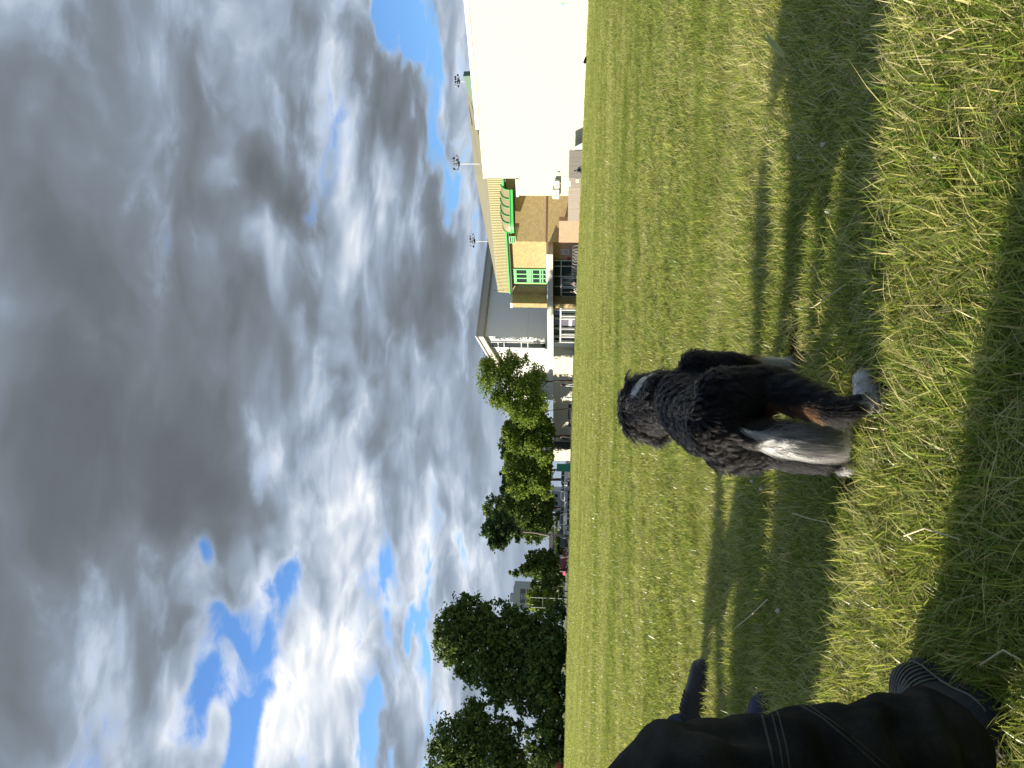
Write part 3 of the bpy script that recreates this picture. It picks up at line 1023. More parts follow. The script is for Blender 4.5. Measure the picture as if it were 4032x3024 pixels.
# roof floodlights
def floodlight(px0, py0, px1, py1, Y, lab, k):
    """pole from picture point 0 (foot) to 1 (head) at depth Y"""
    a_, b_ = at_depth(px0, py0, Y), at_depth(px1, py1, Y)
    a_ = a_ - Vector((0, 0, 1.2))
    b_ = Vector((a_.x, a_.y, b_.z))
    o = thing('floodlight_cluster', lab, 'floodlight', a_, 'floodlights on the roofs')
    MB().tube([a_, b_], .075 * k, 8).build('pole', white2, o)
    m_ = MB()
    m_.box(b_.x - .45 * k, b_.x + .45 * k, b_.y - .4 * k, b_.y + .4 * k, b_.z + .05, b_.z + .18 * k).tube([(b_.x, b_.y, b_.z), (b_.x, b_.y, b_.z + 1.0 * k)], .1 * k, 8)
    m_.box(b_.x - 1.2 * k, b_.x + 1.3 * k, b_.y - .05, b_.y + .05, b_.z + .22 * k, b_.z + .30 * k)
    m_.build('frame', dkgrey, o)
    r_ = random.Random(int(px0))
    for (ox, oz, ang) in ((-1.25, .35, .5), (-1.1, .95, .9), (-.42, .55, .3), (-.3, 1.05, .2), (.15, .45, -.2), (.38, 1.05, -.5), (.9, 1.1, -.9), (1.35, .55, -.6), (.6, .5, -.3)):
        lm = MB()
        c_, s_ = cos(ang), sin(ang)
        w2, d2, h2 = .19 * k, .24 * k, .14 * k
        pts = []
        for (x_, y_, z_) in [(x_, y_, z_) for z_ in (-h2, h2) for y_ in (-d2, d2) for x_ in (-w2, w2)]:
            f_ = 1.25 if y_ < 0 else .75
            pts.append((b_.x + ox * k + (x_ * f_) * c_ - z_ * s_, b_.y - .3 * k + y_ + r_.uniform(-.02, .02), b_.z + oz * k + x_ * f_ * s_ + z_ * c_))
        lm.add(pts, [(0, 2, 3, 1), (4, 5, 7, 6), (0, 1, 5, 4), (2, 6, 7, 3), (0, 4, 6, 2), (1, 3, 7, 5)])
        lm.build('lamp', alu if r_.random() < .6 else dkgrey, o)
floodlight(1870, 645, 1811, 643, 96, 'floodlight cluster on a white pole over the tan roof, middle of three', .68)
floodlight(1904, 950, 1872, 949, 108, 'leftmost floodlight cluster, on the roof edge of the far hall', .66)
floodlight(1850, 321, 1812, 320, 88, 'rightmost, small floodlight cluster above the white hall', .5)

# cycle hoops by the entrance
for i, y_ in enumerate(np.linspace(978, 1085, 9)):
    q_ = at_depth(2278, y_, 92 + i * .8)
    gx, gy = q_.x, q_.y
    g_ = gz(gx, gy)
    h_ = .72
    pts = [(gx + .35 * cos(a_), gy + .12 * cos(a_), g_ + (h_ - .35) + .35 * sin(a_) if sin(a_) > 0 else g_ + (h_ - .35)) for a_ in np.linspace(0, pi, 12)]
    pts = [(gx + .35, gy + .12, g_ - .1)] + pts + [(gx - .35, gy - .12, g_ - .1)]
    h = MB().tube(pts, .035, 6).build('cycle_hoop', alu, None, org=(gx, gy, g_))
    nth = ('rightmost', 'second', 'third', 'fourth', 'middle', 'sixth', 'seventh', 'eighth', 'leftmost')[i]
    tag(h, 'bare metal cycle hoop outside the entrance, ' + nth + ('' if nth in ('rightmost', 'middle', 'leftmost') else ' from the right') + ' of the row', 'cycle rack', 'cycle hoops outside the entrance')

# ------------------------------------------------------------------ trees
def leaf_mat(name, c0, c1, c2, trans=.35):
    m = bpy.data.materials.new(name)
    m.use_nodes = True
    t = NT(m.node_tree)
    tn = t.n('ShaderNodeAttribute', attribute_name='tone').outputs['Fac']
    col = t.ramp(tn, [(0, c0), (.5, c1), (1, c2)])
    d = t.n('ShaderNodeBsdfPrincipled', ins={'Base Color': col, 'Roughness': .55})
    d.inputs['Specular IOR Level'].default_value = .3
    tr = t.n('ShaderNodeBsdfTranslucent', ins={0: col})
    mx = t.n('ShaderNodeMixShader', ins={0: trans, 1: d.outputs[0], 2: tr.outputs[0]})
    t.n('ShaderNodeOutputMaterial', ins={0: mx.outputs[0]})
    return m
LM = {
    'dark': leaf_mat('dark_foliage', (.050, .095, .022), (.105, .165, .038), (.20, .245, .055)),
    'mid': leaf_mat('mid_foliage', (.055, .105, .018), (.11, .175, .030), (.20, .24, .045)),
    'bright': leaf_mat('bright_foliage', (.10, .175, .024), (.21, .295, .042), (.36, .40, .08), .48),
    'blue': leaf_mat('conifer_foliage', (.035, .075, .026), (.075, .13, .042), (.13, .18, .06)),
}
bark = mat('bark', (.085, .065, .05), .9, .25, 3, .6, 12)
barkl = mat('pale_bark', (.30, .25, .20), .9, .2, 3, .6, 12)

def leaves(lobes, n, size, seed, clump=.22, shell=.55, flat=.0):
    """leaf-sized diamonds in clumps through a set of ellipsoid lobes (cx,cy,cz,rx,ry,rz)"""
    r = np.random.default_rng(seed)
    lobes = np.array(lobes, dtype=float)
    vol = (lobes[:, 3] * lobes[:, 4] * lobes[:, 5]) ** .75
    nc = max(30, n // 26)
    li = r.choice(len(lobes), nc, p=vol / vol.sum())
    u = r.normal(size=(nc, 3)); u /= np.linalg.norm(u, axis=1)[:, None]
    rad = shell + (1.02 - shell) * r.uniform(size=nc) ** .6
    cc = lobes[li, :3] + u * lobes[li, 3:] * rad[:, None]
    cr = clump * lobes[li, 3:].mean(1) * r.uniform(.5, 1.3, nc)
    ctone = r.normal(0, .14, nc)
    ci_ = r.integers(0, nc, n)
    off = r.normal(size=(n, 3)) * .55
    off[:, 2] *= .75
    p = cc[ci_] + off * cr[ci_][:, None]
    nrm = r.normal(size=(n, 3)); nrm[:, 2] += flat
    nrm /= np.linalg.norm(nrm, axis=1)[:, None]
    a = np.cross(nrm, r.normal(size=(n, 3))); a /= np.linalg.norm(a, axis=1)[:, None] + 1e-9
    b_ = np.cross(nrm, a)
    sz = size * r.uniform(.6, 1.4, n)[:, None]
    V = np.stack([p - a * sz, p + b_ * sz * .55, p + a * sz, p - b_ * sz * .55], 1).reshape(-1, 3)
    Fc = np.arange(4 * n)
    tone = np.clip(.45 + ctone[ci_] + r.normal(0, .16, n), 0, 1)
    return V, Fc, np.full(n, 4), np.repeat(tone, 4), cc
def tree(name, label, base_, lobes, n, size, kind, trunk_r, trunk_top, seed, group='trees beyond the field', clump=.22, shell=.5, bk=None, limbs=9, flat=0., cat='tree'):
    base_ = Vector(base_)
    o = thing(name, label, cat, base_, group)
    V, Fc, Sz, T, cc = leaves(lobes, n, size, seed, clump, shell, flat)
    cr = arr_mesh('crown', V, Fc, Sz, LM[kind], parent=o, org=tuple(base_), attrs={'tone': T})
    r = random.Random(seed)
    m_ = MB()
    top = Vector(trunk_top)
    pts, rad = [], []
    for i in range(7):
        u = i / 6
        q_ = base_.lerp(top, u)
        pts.append(q_ + Vector((r.uniform(-.12, .12), r.uniform(-.12, .12), 0)) * (1 if i else 0) - (Vector((0, 0, .3)) if i == 0 else Vector()))
        rad.append(trunk_r * (1.25 if i == 0 else 1 - .7 * u))
    m_.tube(pts, rad, 8)
    m_.build('trunk', bk or bark, o, smooth=True)
    for i in range(limbs):
        c_ = Vector(cc[r.randrange(len(cc))])
        st = base_.lerp(top, r.uniform(.45, .95))
        if c_.z < st.z - 1:
            st = base_.lerp(top, r.uniform(.3, .5))
        mid = st.lerp(c_, .5) + Vector((0, 0, (c_ - st).length * .08))
        MB().tube([st, mid, c_], [trunk_r * .38, trunk_r * .22, trunk_r * .07], 6).build('limb', bk or bark, o, smooth=True)
    return o
def lob(px, py, Y, rx_px, ry_px, dep=None):
    """lobe centred on a picture point at depth Y; rx_px half height, ry_px half width in photograph pixels"""
    c_ = at_depth(px, py, Y)
    k = Y / F
    return (c_.x, c_.y, c_.z, ry_px * k, (dep or ry_px * k), rx_px * k)
def foot(py, Y):
    q_ = at_depth(2240, py, Y)
    return (q_.x, q_.y, gz(q_.x, q_.y))

Y = 104
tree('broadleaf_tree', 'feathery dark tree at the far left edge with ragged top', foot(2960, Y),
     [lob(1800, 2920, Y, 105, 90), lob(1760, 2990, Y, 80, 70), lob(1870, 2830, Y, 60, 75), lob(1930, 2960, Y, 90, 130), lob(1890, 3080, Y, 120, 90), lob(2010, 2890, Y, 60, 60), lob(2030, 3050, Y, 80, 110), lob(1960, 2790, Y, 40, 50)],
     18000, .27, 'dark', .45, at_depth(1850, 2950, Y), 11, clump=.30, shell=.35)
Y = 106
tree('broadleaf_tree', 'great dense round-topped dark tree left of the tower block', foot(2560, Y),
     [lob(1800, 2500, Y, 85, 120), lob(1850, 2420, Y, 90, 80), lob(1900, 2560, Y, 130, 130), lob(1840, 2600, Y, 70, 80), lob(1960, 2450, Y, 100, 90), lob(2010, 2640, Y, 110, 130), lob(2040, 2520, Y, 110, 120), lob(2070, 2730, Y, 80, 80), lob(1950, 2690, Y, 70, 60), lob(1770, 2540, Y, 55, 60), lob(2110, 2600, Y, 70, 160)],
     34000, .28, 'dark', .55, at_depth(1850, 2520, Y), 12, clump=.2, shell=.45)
Y = 100
for i, (px, py, rx, ry, kind, lab) in enumerate((
        (2150, 3010, 60, 90, 'dark', 'dark shrub at the left end of the hedge, under the feathery tree'),
        (2140, 2890, 75, 100, 'dark', 'dark overgrown shrub between the two big left trees'),
        (2160, 2760, 55, 110, 'mid', 'shaded shrub filling the foot of the great dark tree'),
        (2150, 2620, 70, 110, 'dark', 'wide dark shrub below the great round-topped tree'),
        (2160, 2490, 60, 100, 'dark', 'dark shrub right of the great tree, below the tower block'))):
    tree('shrub', lab, foot(py, Y + i), [lob(px, py, Y + i, rx, ry, 3.5), lob(px + 30, py - 50, Y + i, rx * .7, ry * .7, 3), lob(px + 35, py + 50, Y + i, rx * .7, ry * .7, 3)], 2600, .3, kind, .1,
         at_depth(px, py, Y + i), 40 + i, 'shrubs along the left field edge', limbs=3, cat='shrub')
Y = 120
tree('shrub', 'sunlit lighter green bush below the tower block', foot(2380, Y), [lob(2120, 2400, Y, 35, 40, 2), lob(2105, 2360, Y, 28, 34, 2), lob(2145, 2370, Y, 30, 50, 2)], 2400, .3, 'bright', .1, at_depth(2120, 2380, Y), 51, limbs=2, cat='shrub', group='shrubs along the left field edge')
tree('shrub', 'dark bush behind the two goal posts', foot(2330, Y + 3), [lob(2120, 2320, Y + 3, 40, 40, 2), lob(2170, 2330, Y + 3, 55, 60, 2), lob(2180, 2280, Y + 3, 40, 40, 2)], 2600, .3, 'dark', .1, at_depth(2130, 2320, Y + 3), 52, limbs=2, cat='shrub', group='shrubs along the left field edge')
Y = 128
tree('conifer', 'pointed cedar-like tree standing between the tower block and the pine', foot(2245, Y),
     [lob(2040, 2255, Y, 32, 16), lob(2085, 2240, Y, 35, 35), lob(2130, 2235, Y, 40, 52), lob(2170, 2230, Y, 32, 55), lob(2100, 2195, Y, 30, 28), lob(2150, 2190, Y, 38, 30)], 9000, .26, 'mid', .25, at_depth(2050, 2253, Y), 13, clump=.25, shell=.3)
Y = 122
tree('pine_tree', 'tall leaning pine with pale bare trunk by the parked cars', foot(2114, Y),
     [lob(1925, 2085, Y, 26, 42), lob(1955, 2120, Y, 28, 44), lob(1975, 2060, Y, 34, 45), lob(2005, 2085, Y, 34, 45), lob(1985, 2140, Y, 22, 22), lob(2040, 2110, Y, 20, 25)], 6000, .30, 'blue', .2, at_depth(1960, 2082, Y), 14, clump=.28, shell=.25, bk=barkl)
Y = 150
tree('broadleaf_tree', 'broad dark tree immediately right of the pine', foot(2030, Y),
     [lob(1945, 2000, Y, 40, 55), lob(1970, 2040, Y, 40, 50), lob(2010, 1990, Y, 55, 70), lob(2060, 2040, Y, 60, 70), lob(2070, 1970, Y, 60, 60), lob(2120, 2060, Y, 55, 60)], 12000, .30, 'dark', .4, at_depth(1960, 2020, Y), 15)
Y = 150
tree('broadleaf_tree', 'dark distant crown peeping over the middle of the sunlit trees', foot(1735, Y), [lob(1985, 1740, Y, 22, 42), lob(2005, 1690, Y, 25, 30), lob(2000, 1775, Y, 30, 35), lob(2040, 1730, Y, 50, 70)], 3500, .36, 'dark', .3, at_depth(1990, 1735, Y), 16)
tree('broadleaf_tree', 'small dark distant crown between the two rows of trees', foot(1890, Y), [lob(1995, 1870, Y, 25, 40), lob(2000, 1920, Y, 30, 35), lob(2050, 1900, Y, 40, 50)], 3000, .36, 'mid', .3, at_depth(2000, 1890, Y), 17)
Y = 140
tree('broadleaf_tree', 'sunlit green tree right of the pine, above the white car', foot(2000, Y), [lob(2000, 2000, Y, 38, 40), lob(2030, 1960, Y, 38, 42), lob(2070, 2020, Y, 45, 60), lob(2110, 1980, Y, 48, 65), lob(2130, 2060, Y, 48, 55), lob(2100, 2100, Y, 45, 40), lob(2150, 1990, Y, 34, 60)], 15000, .26, 'mid', .25, at_depth(2040, 1995, Y), 18, clump=.24)
Y = 134
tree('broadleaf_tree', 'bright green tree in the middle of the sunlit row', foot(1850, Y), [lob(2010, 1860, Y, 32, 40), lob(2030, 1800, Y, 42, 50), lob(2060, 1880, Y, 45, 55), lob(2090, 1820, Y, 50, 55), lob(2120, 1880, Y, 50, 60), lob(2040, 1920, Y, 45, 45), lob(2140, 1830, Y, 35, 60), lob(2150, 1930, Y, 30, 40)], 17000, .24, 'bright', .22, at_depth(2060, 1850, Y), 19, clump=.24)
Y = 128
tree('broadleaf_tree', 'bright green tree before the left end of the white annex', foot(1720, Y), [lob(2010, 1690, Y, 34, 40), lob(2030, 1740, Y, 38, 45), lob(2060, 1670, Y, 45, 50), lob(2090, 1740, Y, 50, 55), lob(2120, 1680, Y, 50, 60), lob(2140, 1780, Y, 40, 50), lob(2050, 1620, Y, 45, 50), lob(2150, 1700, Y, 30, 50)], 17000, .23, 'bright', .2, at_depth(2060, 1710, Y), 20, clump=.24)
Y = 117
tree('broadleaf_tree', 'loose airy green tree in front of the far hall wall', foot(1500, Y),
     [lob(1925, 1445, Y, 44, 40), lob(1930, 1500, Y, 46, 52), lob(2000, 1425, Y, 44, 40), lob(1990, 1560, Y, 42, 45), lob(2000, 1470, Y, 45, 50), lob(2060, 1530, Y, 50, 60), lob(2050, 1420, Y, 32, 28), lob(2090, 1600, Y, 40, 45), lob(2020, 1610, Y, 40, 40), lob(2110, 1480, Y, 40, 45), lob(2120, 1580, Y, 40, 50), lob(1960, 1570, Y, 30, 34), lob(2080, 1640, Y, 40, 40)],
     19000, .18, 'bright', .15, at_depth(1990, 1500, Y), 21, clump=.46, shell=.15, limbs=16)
# a thin tree leaning beside it
tree('broadleaf_tree', 'slim young tree leaning in front of the white annex', foot(1602, 120), [lob(2110, 1640, 120, 30, 35), lob(2130, 1600, 120, 30, 30)], 1500, .19, 'bright', .09, at_depth(2130, 1625, 120), 22, clump=.4, shell=.25, limbs=4)
# low dark hedge row behind the cars
for i, py in enumerate((2290, 2215, 2140, 2060)):
    tree('hedge_bush', ('dark clipped bush at the left end of the car park hedge', 'dark bush behind the red car', 'dark bush behind the parked silver cars', 'dark bush right of the white car')[i], foot(py, 150),
         [lob(2205, py, 150, 18, 45, 2)], 1500, .35, 'dark', .1, at_depth(2215, py, 150), 60 + i, 'hedge behind the car park', limbs=2, cat='hedge')

# ------------------------------------------------------------------ car park, houses, tower
asph = mat('asphalt', (.05, .05, .05), .9, .2, 1.5)
m_ = MB()
for i in range(9):
    x0, x1 = -75 + i * 9, -75 + (i + 1) * 9
    m_.add([(x0, 119, .006), (x1, 119, .006), (x1, 168, .006), (x0, 168, .006)], [(0, 1, 2, 3)])
tag(m_.build('car_park', asph), kind='structure')

def car(px, py, Y, L_, col, ang, lab, nm='parked_car', tall=1.0, van=False):
    q_ = at_depth(2236, py, Y)
    org = Vector((q_.x, q_.y, .006))
    o = thing(nm, lab, 'van' if van else 'car', org, 'vehicles in the car park')
    o['_o'] = (0, 0, 0)
    o.rotation_euler.z = R(ang)
    h = 1.46 * tall
    if van:
        prof = [(-.5, .3), (-.5, 1.9), (-.46, 2.0), (.22, 2.0), (.33, 1.45), (.48, 1.15), (.5, .55), (.5, .3)]
    else:
        prof = [(-.5, .35), (-.5, .82), (-.47, .93), (-.37, .97), (.20, .97), (.45, .80), (.5, .62), (.5, .3)]
    w2 = .88
    paint = mat('paint_' + '_'.join('%02d' % int(c_ * 99) for c_ in col), col, .3, spec=.6)
    MB().prism([(x_ * L_, -w2, z_ * (tall if not van else 1)) for x_, z_ in prof], (0, 2 * w2, 0)).build('body', paint, o, bevel=.06)
    if not van:
        cab = [(-.42, .95), (-.33, 1.40), (-.24, 1.46), (.02, 1.46), (.10, 1.38), (.25, .95)]
        gl_ = MB()
        n_ = len(cab)
        lo_ = [(x_ * L_, -w2 + .03 + (.16 if z_ > 1 else 0), z_ * tall) for x_, z_ in cab]
        hi_ = [(x_ * L_, w2 - .03 - (.16 if z_ > 1 else 0), z_ * tall) for x_, z_ in cab]
        gl_.add(lo_ + hi_, [tuple(range(n_))[::-1], tuple(range(n_, 2 * n_))] + [(i, (i + 1) % n_, (i + 1) % n_ + n_, i + n_) for i in range(n_)])
        gl_.build('window', glass, o)
        MB().prism([(-.31 * L_, -.66, 1.44 * tall), (.03 * L_, -.66, 1.44 * tall), (.03 * L_, -.66, 1.49 * tall), (-.31 * L_, -.66, 1.49 * tall)], (0, 1.32, 0)).build('roof', paint, o, bevel=.03)
        pl_ = MB()
        for sy in (-1, 1):
            for (xa, za, xb, zb) in ((-.42, .95, -.31, 1.43), (-.1, .95, -.1, 1.45), (.25, .95, .05, 1.45)):
                pl_.tube([(xa * L_, sy * .87, za * tall), (xb * L_, sy * .70, zb * tall)], .05, 6)
        pl_.build('pillar', paint, o)
    else:
        MB().box(.24 * L_, .34 * L_, -.8, .8, 1.25, 1.75).build('window', glass, o)
    for sx_ in (-.31, .31):
        for sy in (-1, 1):
            wh = MB().tube([(sx_ * L_, sy * (w2 - .17), .33), (sx_ * L_, sy * (w2 + .02), .33)], .33, 18).build('wheel', mat('tyre', (.02, .02, .02), .8), o)
            MB().tube([(sx_ * L_, sy * (w2 + .015), .33), (sx_ * L_, sy * (w2 + .03), .33)], .2, 14).build('rim', alu, wh)
    for sy in (-.62, .62):
        MB().ball((.485 * L_, sy, .68), (.06, .16, .09), 10, 6).build('headlight', mat('lamp_glass', (.7, .7, .7), .1), o, smooth=True)
        MB().box(-.505 * L_, -.495 * L_, sy - .12, sy + .12, .7, .85).build('tail_light', mat('red_lamp', (.4, .02, .02), .2), o)
    return o
car(2222, 2058, 121, 4.0, (.78, .78, .77), 118, 'bright white car nearest the field, right of the pine trunk')
car(2215, 2098, 127, 4.3, (.50, .55, .58), 100, 'pale silver-blue car beside the pine trunk')
car(2215, 2130, 131, 4.3, (.035, .06, .07), 95, 'dark teal car left of the pine trunk')
car(2215, 2022, 129, 4.3, (.45, .5, .53), 60, 'silver car parked right of the bright white car')
car(2215, 1935, 131, 4.4, (.74, .74, .74), 70, 'white car under the bright trees, left of a thin trunk')
car(2215, 1958, 137, 4.4, (.55, .56, .57), 75, 'grey-white car in the second rank under the trees')
car(2215, 1870, 126, 4.4, (.66, .67, .68), 30, 'white estate car beside the green hoarding')
car(2215, 1972, 133, 4.2, (.05, .09, .08), 80, 'dark green car in the shade of the trees')
car(2215, 2216, 134, 4.1, (.45, .03, .06), 40, 'red car at the left end of the car park')
car(2205, 2070, 146, 5.0, (.8, .8, .79), 100, 'white box van behind the bright white car', 'parked_van', van=True)

rooft = mat('dark_roof_tiles', (.055, .045, .042), .85, .2, 2)
def house(nm, lab, y0, y1, x_e, x_r, Y, wcol, wins, dep=8):
    a_, b_ = at_depth(x_e, y1, Y), at_depth(x_e, y0, Y)
    x0, x1, ze_ = a_.x, b_.x, a_.z
    zr_ = at_depth(x_r, (y0 + y1) / 2, Y).z
    o = thing(nm, lab, 'house', (x0, Y, 0))
    MB().box(x0, x1, Y, Y + dep, -.3, ze_).build('wall', wcol, o)
    rf = MB().add([(x0 - .3, Y - .4, ze_), (x1 + .3, Y - .4, ze_), (x1 + .3, Y + dep + .4, ze_), (x0 - .3, Y + dep + .4, ze_), (x0 - .3, Y + dep / 2, zr_), (x1 + .3, Y + dep / 2, zr_)],
                  [(0, 1, 5, 4), (2, 3, 4, 5), (0, 4, 3), (1, 2, 5), (3, 2, 1, 0)]).build('roof', rooft, o)
    for (ya, yb, xa, xb) in wins:
        p0, p1 = at_depth(xb, yb, Y), at_depth(xa, ya, Y)
        wd = MB().box(p0.x - .06, p1.x + .06, Y - .06, Y + .02, p0.z - .06, p1.z + .06).build('window', white2, o)
        MB().box(p0.x, p1.x, Y - .07, Y - .062, p0.z, p1.z).build('pane', glass, wd)
    return o
offw = mat('off_white_wall', (.58, .57, .54), .8, .05, 1)
house('bungalow', 'grey-white bungalow with dark roof behind the parked cars', 2105, 2165, 2178, 2160, 160, offw, [(2134, 2150, 2182, 2190)])
house('bungalow', 'white flat-fronted bungalow with one wide window behind the red car', 2165.5, 2240, 2174, 2172, 158, offw, [(2168, 2198, 2188, 2200)])
house('low_building', 'long low grey building seen below the dark trees', 1935, 2015, 2172, 2168, 165, greyp, [(1945, 1958, 2184, 2196), (1975, 1990, 2184, 2196)])
# green hoarding
o = thing('green_hoarding', 'turquoise green corrugated hoarding at the end of the annex', 'fence', (at_depth(2240, 1840, 118)))
a_, b_ = at_depth(2192, 1856, 118), at_depth(2210, 1826, 118)
o['_o'] = tuple(o.location)
m_ = MB()
for i in range(22):
    xa = a_.x + (b_.x - a_.x) * i / 22
    xb = a_.x + (b_.x - a_.x) * (i + .55) / 22
    m_.box(xa, xb, 118 - .03, 118, 0, a_.z)
m_.box(a_.x, b_.x, 118.001, 118.03, 0, a_.z)
hb = m_.build('sheet', mat('turquoise_sheet', (.03, .26, .19), .5), o)
# tower block
Y = 420
a_, b_ = at_depth(2026, 2400, Y), at_depth(2022, 2313, Y)
x0, x1, zt_ = a_.x, b_.x, b_.z
o = thing('tower_block', 'distant grey concrete tower block rising behind the bushes', 'building', (x0, Y, 0))
conc = mat('concrete', (.36, .37, .38), .85, .06, .2)
MB().box(x0, x1, Y, Y + 14, -1, zt_).build('wall', conc, o)
MB().box(x0 + 3, x0 + 7, Y + 3, Y + 8, zt_, zt_ + 2.0).build('plant_room', conc, o)
nf = 8
fh = zt_ / nf
brn = mat('brown_infill', (.10, .085, .085), .6)
for i in range(nf):
    z_ = zt_ - (i + 1) * fh
    if i > 4:
        break
    if i > 0:
        MB().box(x0 + (x1 - x0) * .30, x1 - .6, Y - .05, Y - .005, z_ + .3, z_ + fh - .25).build('infill_panel', brn, o)
        for u in (.50, .62):
            wd = MB().box(x0 + (x1 - x0) * u, x0 + (x1 - x0) * u + 1.2, Y - .1, Y - .051, z_ + .9, z_ + fh - .7).build('window', white2, o)
            MB().box(x0 + (x1 - x0) * u + .15, x0 + (x1 - x0) * u + 1.05, Y - .12, Y - .102, z_ + 1.05, z_ + fh - .85).build('pane', glass, wd)
    for u in (.06, .18):
        wd = MB().box(x0 + (x1 - x0) * u, x0 + (x1 - x0) * u + .9, Y - .1, Y - .003, z_ + .8, z_ + fh - .5).build('window', white2, o)
        MB().box(x0 + (x1 - x0) * u + .12, x0 + (x1 - x0) * u + .78, Y - .12, Y - .102, z_ + .92, z_ + fh - .62).build('pane', glass, wd)
# posts and a goal by the bushes
def post(px0, px1, py, Y, r_, lab, mt, nm='post', cat='post', top=None):
    a_ = at_depth(px1, py, Y)
    g_ = Vector((a_.x, a_.y, 0))
    b_ = at_depth(px0, py, Y)
    pts = [g_, Vector((g_.x, g_.y, b_.z))]
    ob = MB().tube(pts, r_, 8).build(nm, mt, None, org=g_)
    tag(ob, lab, cat, 'poles by the left field edge')
post(2092, 2130, 2298, 124, .06, 'grey pole standing just left of the cedar-like tree', alu)
post(2075, 2129, 2298.5, 150, .05, 'taller distant lamp pole behind the cedar-like tree', dkgrey, 'lamp_post', 'lamp post')
qa, qb = at_depth(2090, 2352, 116), at_depth(2137, 2372, 116)
o = thing('goal_frame', 'white goal frame in front of the sunlit bush', 'goal', (qa.x, 116, 0))
MB().tube([(qa.x, 116, 0), (qa.x, 116, qa.z)], .05, 8).build('upright', white2, o)
MB().tube([(qb.x - .8, 116, 0), (qb.x - .8, 116, qa.z)], .05, 8).build('upright', white2, o)
MB().tube([(qa.x, 116, qb.z), (qb.x - .8, 116, qb.z)], .045, 8).build('crossbar', white2, o)
# red skip / sign at the far left
q_ = at_depth(2215, 3012, 98)
o = thing('red_sign', 'small red board at the foot of the hedge at the far left', 'sign', (q_.x, 98, 0))
MB().box(q_.x - .5, q_.x + .35, 98, 98.04, .45, 1.15).build('board', mat('red_board', (.40, .03, .03), .5), o)
MB().box(q_.x - .3, q_.x - .24, 98.041, 98.09, -.1, 1.1).box(q_.x + .1, q_.x + .16, 98.041, 98.09, -.1, 1.1).build('leg', dkgrey, o)
q_ = at_depth(2190, 2275, 140)
o = thing('pink_gazebo', 'small pink gazebo roof left of the cedar-like tree', 'gazebo', (q_.x, 140, 0))
m_ = MB().add([(q_.x - 1.3, 138.7, q_.z), (q_.x + 1.3, 138.7, q_.z), (q_.x + 1.3, 141.3, q_.z), (q_.x - 1.3, 141.3, q_.z), (q_.x, 140, q_.z + .75)], [(0, 1, 4), (1, 2, 4), (2, 3, 4), (3, 0, 4)])
m_.build('roof', mat('pink_cloth', (.50, .10, .16), .7), o)
for sx_ in (-1.2, 1.2):
    for sy in (-1.2, 1.2):
        MB().tube([(q_.x + sx_, 140 + sy, 0), (q_.x + sx_, 140 + sy, q_.z)], .04, 6).build('leg', alu, o)

